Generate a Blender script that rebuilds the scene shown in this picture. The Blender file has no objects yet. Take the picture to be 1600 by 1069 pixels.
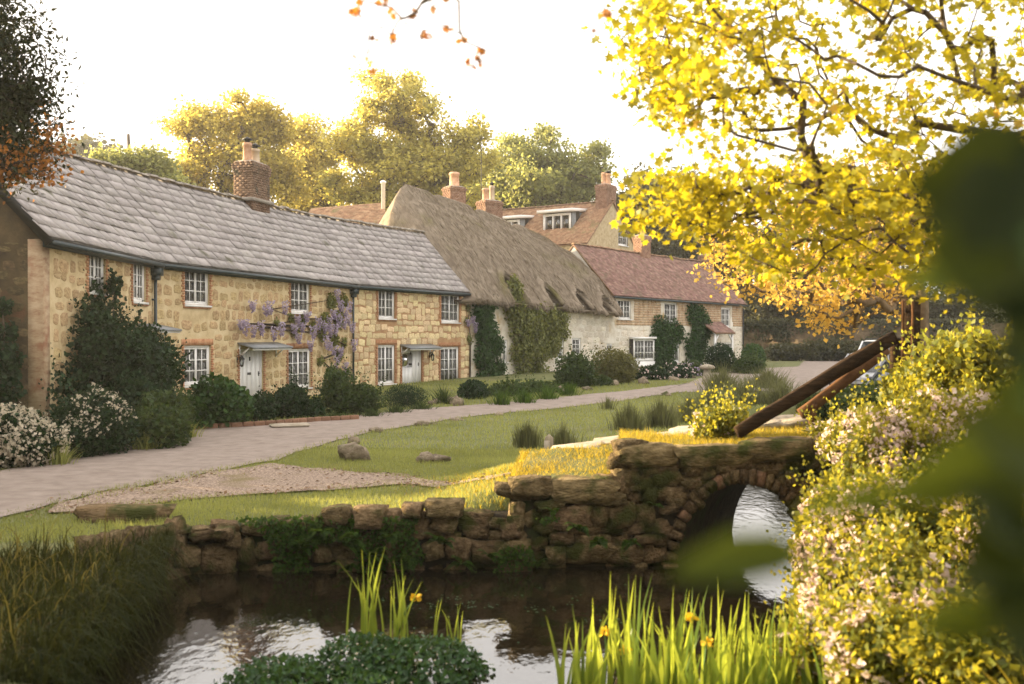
import bpy, math, random
import numpy as np
from mathutils import Vector, Matrix

# ------------------------------------------------------------------ camera, sky, sun, exposure
sc = bpy.context.scene
F, CX, HOR, HC = 1556.0, 800.0, 525.0, 2.4        # pixel focal length, centre column, horizon row, eye height
cam = bpy.data.cameras.new('camera'); cam_o = bpy.data.objects.new('camera', cam)
sc.collection.objects.link(cam_o); sc.camera = cam_o
cam.lens = 35.0; cam.sensor_width = 36.0
cam_o.location = (0, 0, HC)
cam_o.rotation_euler = (math.radians(90) - math.atan(9.5/F), 0, 0)
cam.clip_start = 0.05; cam.clip_end = 3000
cam.dof.use_dof = True; cam.dof.focus_distance = 42.0; cam.dof.aperture_fstop = 1.7

SUN_AZ = math.radians(-71)     # clockwise from +Y (view direction): the sun stands low on the left, a little behind the row
SUN_EL = math.radians(14)
world = bpy.data.worlds.new('World'); sc.world = world; world.use_nodes = True
wn = world.node_tree.nodes; wl = world.node_tree.links
bg = wn['Background']
sky = wn.new('ShaderNodeTexSky'); sky.sky_type = 'NISHITA'; sky.sun_disc = False
sky.sun_elevation = SUN_EL; sky.sun_rotation = SUN_AZ
sky.air_density = 1.0; sky.dust_density = 4.0; sky.ozone_density = 1.0; sky.altitude = 50
smix = wn.new('ShaderNodeMix'); smix.data_type = 'RGBA'; smix.inputs[0].default_value = 0.90   # bright even morning mist
smix.inputs[7].default_value = (3.22, 3.02, 2.84, 1)
wl.new(sky.outputs[0], smix.inputs[6]); wl.new(smix.outputs[2], bg.inputs[0])
bg.inputs[1].default_value = 0.13

sun = bpy.data.lights.new('sun', 'SUN'); sun_o = bpy.data.objects.new('sun', sun); sc.collection.objects.link(sun_o)
sun.energy = 3.7; sun.angle = math.radians(0.6); sun.color = (1.0, 0.80, 0.50)
sd = Vector((math.sin(SUN_AZ)*math.cos(SUN_EL), math.cos(SUN_AZ)*math.cos(SUN_EL), math.sin(SUN_EL)))
sun_o.rotation_euler = sd.to_track_quat('Z', 'Y').to_euler()

sc.view_settings.view_transform = 'Standard'; sc.view_settings.look = 'None'
sc.view_settings.gamma = 1.0; sc.view_settings.use_curve_mapping = False
sc.view_settings.exposure = 2.42
sc.render.engine = 'CYCLES'
cy = sc.cycles
cy.use_denoising = True
cy.max_bounces = 6; cy.diffuse_bounces = 3; cy.glossy_bounces = 3; cy.transmission_bounces = 3
cy.transparent_max_bounces = 6; cy.volume_bounces = 0
cy.caustics_reflective = False; cy.caustics_refractive = False
cy.sample_clamp_indirect = 6.0

# ------------------------------------------------------------------ helpers
rng = np.random.default_rng(11)
random.seed(11)
COL = sc.collection
WM = {}                                            # world matrices of the objects made so far

def at(px, py, Y):                                 # a pixel and a distance give a point
    return np.array([(px-CX)/F*Y, Y, HC+(HOR-py)/F*Y])

def link(o, parent=None, M=None):
    COL.objects.link(o)
    M = M if M is not None else Matrix.Identity(4)
    WM[o] = M
    if parent is not None:
        o.parent = parent
        o.matrix_basis = WM[parent].inverted() @ M
    else:
        o.matrix_basis = M
    return o

def tag(o, label, cat, group=None, kind=None):
    if label: o['label'] = label
    if cat: o['category'] = cat
    if group: o['group'] = group
    if kind: o['kind'] = kind
    return o

def thing(name, loc, label, cat, group=None):
    o = bpy.data.objects.new(name, None); o.empty_display_size = 0.1
    link(o, None, Matrix.Translation(Vector([float(c) for c in loc])))
    return tag(o, label, cat, group)

def npmesh(name, V, Fa, smooth=False, var=None, mats=None, midx=None):
    """mesh from arrays; Fa an (n,k) array or a list of such arrays"""
    V = np.asarray(V, dtype=np.float32).reshape(-1, 3)
    if isinstance(Fa, np.ndarray): Fa = [Fa]
    Fa = [np.asarray(f, dtype=np.int32) for f in Fa if len(f)]
    me = bpy.data.meshes.new(name)
    me.vertices.add(len(V)); me.vertices.foreach_set('co', V.ravel())
    loops = np.concatenate([f.ravel() for f in Fa])
    sizes = np.concatenate([np.full(len(f), f.shape[1], np.int32) for f in Fa])
    starts = np.concatenate([[0], np.cumsum(sizes)[:-1]]).astype(np.int32)
    me.loops.add(len(loops)); me.loops.foreach_set('vertex_index', loops)
    me.polygons.add(len(sizes)); me.polygons.foreach_set('loop_start', starts)
    me.polygons.foreach_set('loop_total', sizes)
    if smooth: me.polygons.foreach_set('use_smooth', np.ones(len(sizes), bool))
    if midx is not None: me.polygons.foreach_set('material_index', np.asarray(midx, np.int32))
    if var is not None:
        a = me.attributes.new('var', 'FLOAT', 'POINT'); a.data.foreach_set('value', np.asarray(var, np.float32))
    me.update(calc_edges=True)
    for m in (mats or []): me.materials.append(m)
    return me

class MB:
    """collects boxes, tubes and sheets into one mesh"""
    def __init__(s): s.v = []; s.f = {}; s.n = 0
    def add(s, V, faces):
        V = np.asarray(V, float).reshape(-1, 3)
        for f in faces: s.f.setdefault(len(f), []).append([i+s.n for i in f])
        s.v.append(V); s.n += len(V)
    def box(s, c, X, Y, Z, hx, hy, hz):            # centre, axes, half sizes
        c = np.asarray(c, float); X = np.asarray(X)*hx; Y = np.asarray(Y)*hy; Z = np.asarray(Z)*hz
        V = [c+a*X+b*Y+d*Z for d in (-1, 1) for b in (-1, 1) for a in (-1, 1)]
        s.add(V, [(0,2,3,1), (4,5,7,6), (0,1,5,4), (2,6,7,3), (0,4,6,2), (1,3,7,5)])
    def abox(s, x0, x1, y0, y1, z0, z1):
        s.box(((x0+x1)/2, (y0+y1)/2, (z0+z1)/2), (1,0,0), (0,1,0), (0,0,1), (x1-x0)/2, (y1-y0)/2, (z1-z0)/2)
    def tube(s, pts, rad, k=6, caps=True):
        pts = np.asarray(pts, float); n = len(pts)
        rad = np.full(n, rad) if np.isscalar(rad) else np.asarray(rad)
        t = np.gradient(pts, axis=0); t /= np.linalg.norm(t, axis=1)[:, None]+1e-9
        ref = np.array([0.31, 0.95, 0.05]) if abs(t[:, 2]).mean() > .6 else np.array([0.02, 0.05, 1.0])
        u = np.cross(t, ref); u /= np.linalg.norm(u, axis=1)[:, None]+1e-9
        w = np.cross(t, u)
        a = np.arange(k)/k*2*math.pi
        V = pts[:, None]+rad[:, None, None]*(np.cos(a)[None, :, None]*u[:, None]+np.sin(a)[None, :, None]*w[:, None])
        fs = [(i*k+j, i*k+(j+1) % k, (i+1)*k+(j+1) % k, (i+1)*k+j) for i in range(n-1) for j in range(k)]
        if caps: fs += [tuple(range(k))[::-1], tuple((n-1)*k+j for j in range(k))]
        s.add(V.reshape(-1, 3), fs)
    def beam(s, a, b, w, h, up=(0,0,1)):
        a = np.asarray(a, float); b = np.asarray(b, float)
        d = b-a; L = np.linalg.norm(d); d /= L
        x = np.cross(d, up); x /= np.linalg.norm(x); z = np.cross(x, d)
        s.box((a+b)/2, d, x, z, L/2, w/2, h/2)
    def lathe(s, c, prof, k=12):                   # prof: (radius, height) pairs round a vertical axis
        c = np.asarray(c, float); n = len(prof)
        V = [c+np.array([r*math.cos(2*math.pi*j/k), r*math.sin(2*math.pi*j/k), z]) for r, z in prof for j in range(k)]
        fs = [(i*k+j, i*k+(j+1) % k, (i+1)*k+(j+1) % k, (i+1)*k+j) for i in range(n-1) for j in range(k)]
        fs += [tuple(range(k))[::-1], tuple((n-1)*k+j for j in range(k))]
        s.add(V, fs)
    def mesh(s, name, mat, smooth=False):
        V = np.concatenate(s.v)
        me = npmesh(name, V, [np.array(v) for v in s.f.values()], smooth)
        me.materials.append(mat); return me
    def build(s, name, mat, parent=None, smooth=False, origin=None):
        V = np.concatenate(s.v)
        if origin is None: origin = (V.min(0)+V.max(0))/2
        s.v = [V-origin]
        o = bpy.data.objects.new(name, s.mesh(name, mat, smooth))
        return link(o, parent, Matrix.Translation(Vector([float(c) for c in origin])))

def place(name, me, parent=None, M=None):
    return link(bpy.data.objects.new(name, me), parent, M)

def mesh_at(name, V, Fa, mat, parent=None, smooth=False, var=None, midx=None):
    V = np.asarray(V, float).reshape(-1, 3); o = (V.min(0)+V.max(0))/2
    mats = mat if isinstance(mat, (list, tuple)) else [mat]
    me = npmesh(name, V-o, Fa, smooth, var, mats, midx)
    return place(name, me, parent, Matrix.Translation(Vector([float(c) for c in o])))

def frameM(c, X, Y, Z, s=(1, 1, 1)):
    X = np.asarray(X)*s[0]; Y = np.asarray(Y)*s[1]; Z = np.asarray(Z)*s[2]
    return Matrix(((X[0], Y[0], Z[0], c[0]), (X[1], Y[1], Z[1], c[1]), (X[2], Y[2], Z[2], c[2]), (0, 0, 0, 1)))

def unit(v): v = np.asarray(v, float); return v/(np.linalg.norm(v, axis=-1, keepdims=True)+1e-12)
def sm(a, b, x): t = np.clip((np.asarray(x, float)-a)/(b-a), 0, 1); return t*t*(3-2*t)

# value noise for shapes
def vnoise(P, seed=0):
    P = np.asarray(P, float); i = np.floor(P).astype(np.int64); f = P-i; f = f*f*(3-2*f)
    def h(a, b, c):
        n = (a*374761393+b*668265263+c*2147483647+seed*1274126177) & 0xffffffff
        n = ((n ^ (n >> 13))*1274126177) & 0xffffffff
        return ((n ^ (n >> 16)) & 0xffff)/65535.0
    r = 0
    for dx in (0, 1):
        for dy in (0, 1):
            for dz in (0, 1):
                w = (f[..., 0] if dx else 1-f[..., 0])*(f[..., 1] if dy else 1-f[..., 1])*(f[..., 2] if dz else 1-f[..., 2])
                r = r+w*h(i[..., 0]+dx, i[..., 1]+dy, i[..., 2]+dz)
    return r

# ------------------------------------------------------------------ materials
def lin(c): return tuple(((x/255)/12.92 if x/255 <= .04045 else ((x/255+.055)/1.055)**2.4) for x in c)+(1,)

def mat(name, cols, scale=6.0, rough=.85, bump=.0, bscale=None, objrand=.0, spec=.3, stretch=(1,1,1), detail=6,
        moss=None, huevar=0., metallic=0., bdist=.02, coord='Object', var=False, lo=.3, hi=.7):
    m = bpy.data.materials.new(name); m.use_nodes = True
    N = m.node_tree.nodes; L = m.node_tree.links; b = N['Principled BSDF']
    b.inputs['Roughness'].default_value = rough; b.inputs['Specular IOR Level'].default_value = spec
    b.inputs['Metallic'].default_value = metallic
    tc = N.new('ShaderNodeTexCoord'); mp = N.new('ShaderNodeMapping'); mp.inputs['Scale'].default_value = stretch
    src = tc.outputs['Object']
    if coord == 'World':
        g = N.new('ShaderNodeNewGeometry'); src = g.outputs['Position']
    oi = N.new('ShaderNodeObjectInfo')
    if coord == 'Object':
        ad = N.new('ShaderNodeVectorMath'); ad.operation = 'ADD'
        mu = N.new('ShaderNodeMath'); mu.operation = 'MULTIPLY'; mu.inputs[1].default_value = 37.0
        L.new(oi.outputs['Random'], mu.inputs[0]); L.new(src, ad.inputs[0]); L.new(mu.outputs[0], ad.inputs[1]); src = ad.outputs[0]
    L.new(src, mp.inputs['Vector'])
    no = N.new('ShaderNodeTexNoise'); no.inputs['Scale'].default_value = scale; no.inputs['Detail'].default_value = detail
    no.inputs['Roughness'].default_value = .62
    L.new(mp.outputs[0], no.inputs['Vector'])
    rp = N.new('ShaderNodeValToRGB'); L.new(no.outputs['Fac'], rp.inputs[0])
    e = rp.color_ramp.elements
    while len(e) < len(cols): e.new(.5)
    for i, c in enumerate(cols):
        e[i].position = lo+(hi-lo)*i/max(1, len(cols)-1); e[i].color = tuple(c)[:3]+(1,)
    out = rp.outputs[0]
    if objrand or huevar or var:
        hs = N.new('ShaderNodeHueSaturation'); L.new(out, hs.inputs['Color'])
        mr = N.new('ShaderNodeMapRange'); mr.inputs[3].default_value = 1-objrand; mr.inputs[4].default_value = 1+objrand
        if var:
            at_ = N.new('ShaderNodeAttribute'); at_.attribute_name = 'var'; L.new(at_.outputs['Fac'], mr.inputs[0]); rs = at_.outputs['Fac']
        else:
            L.new(oi.outputs['Random'], mr.inputs[0]); rs = oi.outputs['Random']
        L.new(mr.outputs[0], hs.inputs['Value'])
        if huevar:
            fr = N.new('ShaderNodeMath'); fr.operation = 'MULTIPLY'; fr.inputs[1].default_value = 7.31
            f2 = N.new('ShaderNodeMath'); f2.operation = 'FRACT'; L.new(rs, fr.inputs[0]); L.new(fr.outputs[0], f2.inputs[0])
            m2 = N.new('ShaderNodeMapRange'); m2.inputs[3].default_value = .5-huevar; m2.inputs[4].default_value = .5+huevar
            L.new(f2.outputs[0], m2.inputs[0]); L.new(m2.outputs[0], hs.inputs['Hue'])
        out = hs.outputs[0]
    if moss:
        n2 = N.new('ShaderNodeTexNoise'); n2.inputs['Scale'].default_value = moss[1]; n2.inputs['Detail'].default_value = 8
        g = N.new('ShaderNodeNewGeometry'); L.new(g.outputs['Position'], n2.inputs['Vector'])
        r2 = N.new('ShaderNodeMapRange'); r2.inputs[1].default_value = moss[2]; r2.inputs[2].default_value = moss[2]+.12
        L.new(n2.outputs['Fac'], r2.inputs[0])
        mx = N.new('ShaderNodeMix'); mx.data_type = 'RGBA'; L.new(r2.outputs[0], mx.inputs[0]); L.new(out, mx.inputs[6])
        mx.inputs[7].default_value = tuple(moss[0])[:3]+(1,); out = mx.outputs[2]
    L.new(out, b.inputs['Base Color'])
    if bump:
        nb = N.new('ShaderNodeTexNoise'); nb.inputs['Scale'].default_value = bscale or scale*3; nb.inputs['Detail'].default_value = 8
        L.new(mp.outputs[0], nb.inputs['Vector'])
        bp = N.new('ShaderNodeBump'); bp.inputs['Strength'].default_value = bump; bp.inputs['Distance'].default_value = bdist
        L.new(nb.outputs['Fac'], bp.inputs['Height']); L.new(bp.outputs[0], b.inputs['Normal'])
    return m

def leafmat(name, dark, light, trans=.45, tcol=None, rough=.5, spec=.35, tdark=.6):
    m = bpy.data.materials.new(name); m.use_nodes = True
    N = m.node_tree.nodes; L = m.node_tree.links; b = N['Principled BSDF']; out = N['Material Output']
    a = N.new('ShaderNodeAttribute'); a.attribute_name = 'var'
    mx = N.new('ShaderNodeMix'); mx.data_type = 'RGBA'; L.new(a.outputs['Fac'], mx.inputs[0])
    mx.inputs[6].default_value = tuple(dark)[:3]+(1,); mx.inputs[7].default_value = tuple(light)[:3]+(1,)
    L.new(mx.outputs[2], b.inputs['Base Color']); b.inputs['Roughness'].default_value = rough; b.inputs['Specular IOR Level'].default_value = spec
    t = N.new('ShaderNodeBsdfTranslucent')
    if tcol is None: tcol = tuple(min(1, c*1.9) for c in light[:3])
    m2 = N.new('ShaderNodeMix'); m2.data_type = 'RGBA'; L.new(a.outputs['Fac'], m2.inputs[0])
    m2.inputs[6].default_value = tuple(c*tdark for c in tcol[:3])+(1,); m2.inputs[7].default_value = tuple(tcol[:3])+(1,)
    L.new(m2.outputs[2], t.inputs[0])
    s = N.new('ShaderNodeMixShader'); s.inputs[0].default_value = trans
    L.new(b.outputs[0], s.inputs[1]); L.new(t.outputs[0], s.inputs[2]); L.new(s.outputs[0], out.inputs[0])
    return m

def flat(name, c, rough=.5, spec=.4, metallic=0.):
    return mat(name, [tuple(x*.9 for x in c[:3]), tuple(min(1, x*1.08) for x in c[:3])], 9, rough, .05, spec=spec, metallic=metallic)

MT = {}
MT['ground'] = mat('lawn_earth', [(.085,.095,.030), (.125,.135,.045), (.17,.165,.065)], 1.1, .95, .5, 30, coord='World', moss=((.15,.135,.055), .45, .56))
MT['road'] = mat('lane_asphalt', [(.19,.148,.120), (.25,.200,.166), (.30,.245,.205)], 3.0, .9, .25, 60, coord='World', bdist=.01, moss=((.205,.163,.132), 1.8, .57))
MT['gravel'] = mat('gravel', [(.12,.085,.058), (.26,.19,.14), (.40,.31,.24)], 24, .95, .9, 36, coord='World', lo=.36, hi=.64, moss=((.17,.13,.06), .8, .58))
MT['slate'] = mat('stone_slate', [(.275,.247,.234), (.33,.300,.284), (.38,.347,.328)], 3.0, .75, .15, 14, objrand=.13, huevar=.012, spec=.3, moss=((.17,.16,.12), 1.6, .62))
MT['ridge'] = mat('ridge_stone', [(.21,.18,.145), (.32,.285,.24)], 5, .9, .5, 20, objrand=.15)
MT['mortarB'] = mat('ochre_mortar', [(.40,.295,.155), (.54,.42,.24), (.61,.50,.31)], 2.2, .95, .6, 30, coord='World')
MT['stoneB'] = mat('ironstone', [(.24,.155,.075), (.40,.28,.14), (.55,.42,.235)], 5, .92, .6, 22, objrand=.16, huevar=.010)
MT['mortarC'] = mat('rusty_mortar', [(.29,.16,.08), (.42,.27,.14)], 3, .95, .5, 30, coord='World')
MT['stoneC'] = mat('honey_stone', [(.42,.30,.15), (.57,.44,.25), (.67,.55,.34)], 5, .92, .5, 22, objrand=.22, huevar=.014)
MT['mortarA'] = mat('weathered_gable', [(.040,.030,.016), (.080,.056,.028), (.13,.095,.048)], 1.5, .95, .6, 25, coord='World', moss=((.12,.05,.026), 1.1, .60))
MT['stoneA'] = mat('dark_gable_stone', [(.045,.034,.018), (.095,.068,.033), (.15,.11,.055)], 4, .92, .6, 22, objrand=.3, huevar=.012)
MT['limewash'] = mat('worn_limewash', [(.44,.36,.25), (.62,.57,.48), (.70,.66,.58)], 1.5, .95, .5, 25, coord='World', moss=((.42,.29,.13), .9, .57))
MT['stoneE'] = mat('limewashed_stone', [(.46,.38,.27), (.62,.56,.46), (.70,.66,.57)], 4, .93, .5, 22, objrand=.15, huevar=.01)
MT['brick'] = mat('orange_brick', [(.27,.12,.06), (.40,.20,.10), (.48,.30,.17)], 7, .9, .4, 30, objrand=.2, coord='World')
MT['quoin'] = mat('pale_quoin_brick', [(.24,.13,.075), (.36,.25,.15), (.45,.34,.22)], 4, .92, .6, 26, coord='World', stretch=(1, 1, 2.5), moss=((.27,.125,.07), 2.2, .58))
MT['brickwall'] = mat('pale_brick', [(.36,.22,.13), (.47,.33,.20), (.54,.42,.28)], 3, .9, .5, 30, coord='World')
MT['chimney'] = mat('chimney_brick', [(.085,.055,.034), (.16,.105,.064), (.24,.165,.105)], 4, .92, .6, 25, objrand=.25, huevar=.015, moss=((.08,.07,.05), 2.0, .58))
MT['chimney_red'] = mat('chimney_red_brick', [(.19,.105,.07), (.28,.165,.11), (.36,.24,.165)], 4, .92, .6, 25, objrand=.2, coord='World')
MT['pot'] = mat('terracotta_pot', [(.40,.20,.11), (.52,.30,.18), (.58,.40,.28)], 6, .85, .3, objrand=.12)
MT['potpale'] = mat('buff_pot', [(.44,.33,.22), (.55,.44,.31)], 6, .85, .3)
MT['tile'] = mat('clay_tile', [(.17,.092,.075), (.26,.155,.125), (.34,.225,.18)], 3.0, .9, .4, 22, var=True, objrand=.24, huevar=.012, moss=((.16,.13,.085), .9, .60))
MT['tileF'] = mat('brown_tile', [(.21,.115,.07), (.31,.185,.11), (.38,.26,.16)], 3.0, .9, .4, 22, var=True, objrand=.2, moss=((.20,.17,.08), .8, .58))
MT['thatch'] = mat('straw_thatch', [(.175,.136,.098), (.25,.202,.150), (.32,.265,.202)], 2.0, .97, .9, 40, stretch=(1,1,1), coord='World', spec=.1, bdist=.03, moss=((.155,.135,.06), .38, .55))
MT['straw'] = leafmat('loose_straw', (.17,.132,.096), (.34,.285,.215), .15, (.4,.3,.15), .8, .1)
MT['white'] = mat('white_paint', [(.70,.68,.64), (.80,.79,.76)], 5, .45, .1, spec=.4)
MT['whitedoor'] = mat('white_door_paint', [(.68,.66,.63), (.76,.75,.73)], 3, .4, .05, spec=.4)
MT['lead'] = mat('lead_sheet', [(.15,.16,.165), (.25,.26,.265)], 4, .55, .2, spec=.4)
MT['gutter'] = mat('dark_gutter', [(.018,.03,.033), (.03,.045,.048)], 6, .4, .05, spec=.5)
MT['black'] = mat('black_iron', [(.012,.012,.012), (.025,.024,.022)], 8, .45, .1)
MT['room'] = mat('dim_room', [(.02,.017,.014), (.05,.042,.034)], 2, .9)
MT['curtain'] = mat('net_curtain', [(.50,.47,.42), (.66,.63,.58)], 10, .9, .3, stretch=(9,9,.6))
MT['mask'] = mat('mossy_bridge_stone', [(.07,.05,.026), (.17,.117,.060), (.32,.232,.13)], 4.0, .95, 1.0, 11, objrand=.30, huevar=.012, moss=((.055,.060,.016), 2.6, .50), bdist=.06, spec=.1)
MT['core'] = mat('bridge_core', [(.02,.016,.010), (.06,.045,.026)], 4, .97, 1.0, 16, coord='World', moss=((.03,.04,.012), 2, .5))
MT['rock'] = mat('field_rock', [(.11,.085,.055), (.21,.165,.11), (.32,.26,.19)], 4, .93, .8, 14, objrand=.2, moss=((.06,.065,.02), 2.5, .55), bdist=.03)
MT['palestone'] = mat('pale_stone', [(.21,.17,.12), (.33,.28,.21), (.42,.36,.28)], 4, .93, .7, 16, objrand=.15, moss=((.14,.125,.06), 2.0, .60))
MT['bark'] = mat('bark', [(.035,.026,.018), (.085,.062,.042), (.13,.10,.07)], 10, .95, .8, 24, stretch=(1,1,.35))
MT['twig'] = mat('pale_twig', [(.10,.07,.04), (.20,.145,.085)], 10, .9, .3)
MT['timber'] = mat('weathered_timber', [(.014,.009,.005), (.032,.019,.010), (.060,.035,.018)], 5, .95, .6, 30, stretch=(1,1,6), spec=.08)
MT['timber_lit'] = mat('lit_timber', [(.06,.028,.012), (.13,.064,.026)], 5, .9, .5, 30, objrand=.1, spec=.1)  # lit copy of the timber: warm sunlight put into the colour
MT['oldwood'] = mat('pale_weathered_wood', [(.22,.175,.115), (.36,.30,.215)], 8, .9, .5, stretch=(3,3,.5))
MT['edging'] = mat('path_edging', [(.15,.075,.045), (.25,.14,.085)], 6, .9, .5, objrand=.2)

def glassmat():
    m = bpy.data.materials.new('window_glass'); m.use_nodes = True
    N = m.node_tree.nodes; L = m.node_tree.links; N.remove(N['Principled BSDF']); out = N['Material Output']
    t = N.new('ShaderNodeBsdfTransparent'); t.inputs[0].default_value = (.80,.82,.80,1)
    g = N.new('ShaderNodeBsdfGlossy'); g.inputs['Roughness'].default_value = .03
    fr = N.new('ShaderNodeFresnel'); fr.inputs[0].default_value = 1.6
    ad = N.new('ShaderNodeMath'); ad.operation = 'ADD'; ad.inputs[1].default_value = .06; L.new(fr.outputs[0], ad.inputs[0])
    s = N.new('ShaderNodeMixShader'); L.new(ad.outputs[0], s.inputs[0]); L.new(t.outputs[0], s.inputs[1]); L.new(g.outputs[0], s.inputs[2])
    tc = N.new('ShaderNodeTexCoord'); no = N.new('ShaderNodeTexNoise'); no.inputs['Scale'].default_value = 3
    bp = N.new('ShaderNodeBump'); bp.inputs['Strength'].default_value = .12; L.new(tc.outputs['Object'], no.inputs['Vector'])
    L.new(no.outputs['Fac'], bp.inputs['Height']); L.new(bp.outputs[0], g.inputs['Normal'])
    L.new(s.outputs[0], out.inputs[0]); return m
MT['glass'] = glassmat()

def watermat():
    m = bpy.data.materials.new('pond_water'); m.use_nodes = True
    N = m.node_tree.nodes; L = m.node_tree.links; b = N['Principled BSDF']
    b.inputs['Base Color'].default_value = (.010,.0075,.004,1); b.inputs['Roughness'].default_value = .04
    b.inputs['IOR'].default_value = 2.1; b.inputs['Specular IOR Level'].default_value = .6
    g = N.new('ShaderNodeNewGeometry'); mp = N.new('ShaderNodeMapping'); mp.inputs['Scale'].default_value = (1, .55, 1)
    L.new(g.outputs['Position'], mp.inputs['Vector'])
    n1 = N.new('ShaderNodeTexNoise'); n1.inputs['Scale'].default_value = 9; n1.inputs['Detail'].default_value = 3
    n2 = N.new('ShaderNodeTexNoise'); n2.inputs['Scale'].default_value = 1.7; n2.inputs['Detail'].default_value = 2
    L.new(mp.outputs[0], n1.inputs['Vector']); L.new(mp.outputs[0], n2.inputs['Vector'])
    mu = N.new('ShaderNodeMath'); mu.operation = 'MULTIPLY'; L.new(n1.outputs['Fac'], mu.inputs[0]); L.new(n2.outputs['Fac'], mu.inputs[1])
    bp = N.new('ShaderNodeBump'); bp.inputs['Strength'].default_value = .28; bp.inputs['Distance'].default_value = .03
    L.new(mu.outputs[0], bp.inputs['Height']); L.new(bp.outputs[0], b.inputs['Normal']); return m
MT['water'] = watermat()

LM = {}
LM['grass'] = leafmat('grass_blade', (.12,.155,.040), (.34,.36,.125), .4, (.52,.50,.11), .6, .15)
LM['grassgold'] = leafmat('bank_grass', (.10,.125,.015), (.26,.25,.030), .5, (.85,.58,.05))
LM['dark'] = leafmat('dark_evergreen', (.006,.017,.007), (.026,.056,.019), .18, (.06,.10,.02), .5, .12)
LM['laurel'] = leafmat('laurel', (.012,.036,.009), (.045,.105,.022), .22, (.12,.2,.03), .4, .2)
LM['mid'] = leafmat('shrub_green', (.014,.032,.010), (.055,.088,.027), .3, (.16,.2,.04), .5, .15)
LM['olive'] = leafmat('olive_shrub', (.045,.05,.015), (.13,.13,.042), .35, (.34,.30,.07))
LM['ivy'] = leafmat('ivy', (.014,.036,.010), (.048,.10,.025), .25, (.12,.2,.035), .45, .15)
LM['wist'] = leafmat('wisteria_leaf', (.065,.082,.022), (.22,.235,.075), .4, (.42,.40,.08))
LM['cream'] = leafmat('cream_petal', (.42,.36,.26), (.68,.60,.47), .35, (.8,.7,.5), .7)
LM['blossom'] = leafmat('pinkish_blossom', (.70,.50,.46), (.90,.76,.72), .4, (.95,.78,.70), .7)
LM['purple'] = leafmat('wisteria_petal', (.30,.23,.34), (.52,.44,.55), .35, (.58,.48,.6), .7)
LM['yellow'] = leafmat('yellow_petal', (.72,.42,.015), (.85,.60,.03), .4, (.95,.65,.03), .6)
LM['gold'] = leafmat('golden_spring_leaf', (.22,.19,.045), (.46,.39,.10), .55, (.95,.78,.16))
LM['lime'] = leafmat('spring_leaf', (.19,.19,.05), (.42,.39,.11), .52, (.92,.78,.17))
LM['tree'] = leafmat('tree_green', (.10,.125,.045), (.26,.275,.10), .45, (.64,.62,.16))
LM['darktree'] = leafmat('far_dark_tree', (.028,.034,.017), (.085,.085,.037), .32, (.2,.18,.05))
LM['yew'] = leafmat('yew', (.008,.015,.007), (.036,.043,.016), .22, (.10,.09,.02), .6, .1)
LM['maple'] = leafmat('young_sycamore_leaf', (.050,.085,.010), (.34,.32,.024), .5, (.88,.70,.03), .5)
LM['orange'] = leafmat('orange_bud', (.48,.34,.06), (.68,.52,.12), .6, (.98,.60,.11), .6)
LM['rust'] = leafmat('rusty_leaf', (.14,.055,.018), (.34,.15,.03), .45, (.70,.28,.04), .6)
LM['iris'] = leafmat('iris_leaf', (.055,.12,.022), (.16,.26,.045), .5, (.60,.66,.07), .38)
LM['sedge'] = leafmat('sedge', (.006,.012,.003), (.034,.042,.010), .25, (.16,.15,.03), .6, .08)
LM['deadsedge'] = leafmat('dry_sedge', (.07,.045,.017), (.22,.15,.06), .25, (.3,.2,.07), .7, .1)
LM['reed'] = leafmat('reed', (.050,.062,.022), (.145,.150,.060), .35, (.34,.33,.11), .6)
LM['cress'] = leafmat('watercress', (.012,.038,.011), (.055,.125,.038), .3, (.14,.24,.04), .4, .25)
LM['bank'] = leafmat('bank_leaf', (.045,.075,.012), (.19,.21,.032), .5, (.66,.56,.045), .5)
LM['fern'] = leafmat('fern', (.012,.036,.006), (.055,.105,.015), .35, (.18,.28,.03), .5, .15)
LM['litter'] = leafmat('fallen_leaf', (.10,.055,.028), (.26,.16,.09), .1, (.3,.2,.1), .8, .1)
LM['sedgetip'] = leafmat('long_sedge', (.035,.052,.010), (.16,.135,.035), .35, (.4,.3,.06), .6, .1)
LM['near'] = leafmat('near_leaf', (.006,.015,.003), (.070,.100,.016), .40, (.36,.40,.04), .6, .12, .22)
# ------------------------------------------------------------------ leaves, blades, bushes, trees
T_DIA = (np.array([(0,0,0), (.42,.45,.10), (0,1,0), (-.42,.45,.10)], float), np.array([(0,1,2), (0,2,3)]))
T_NEEDLE = (np.array([(0,0,0), (.14,.4,.03), (0,1,0), (-.14,.4,.03)], float), np.array([(0,1,2), (0,2,3)]))
_mp = [(0,.36,0), (0,0,0), (.18,.10,.02), (.50,.08,.08), (.34,.36,.05), (.56,.70,.10), (.20,.62,.04), (0,1.0,.0)]
_mp += [(-x, y, z) for x, y, z in (_mp[6], _mp[5], _mp[4], _mp[3], _mp[2])]
T_MAPLE = (np.array(_mp, float), np.array([(0, i, i+1) for i in range(1, 12)]+[(0, 12, 1)]))
T_OVAL = (np.array([(0,0,0), (.30,.22,.07), (.36,.55,.09), (.18,.85,.04), (0,1,0), (-.18,.85,.04), (-.36,.55,.09), (-.30,.22,.07), (0,.5,-.01)], float),
          np.array([(8,i,(i+1) % 8) for i in range(8)]))

def rand_dirs(n, up=0.0):
    v = rng.normal(size=(n, 3)); v[:, 2] += up; return unit(v)

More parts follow.
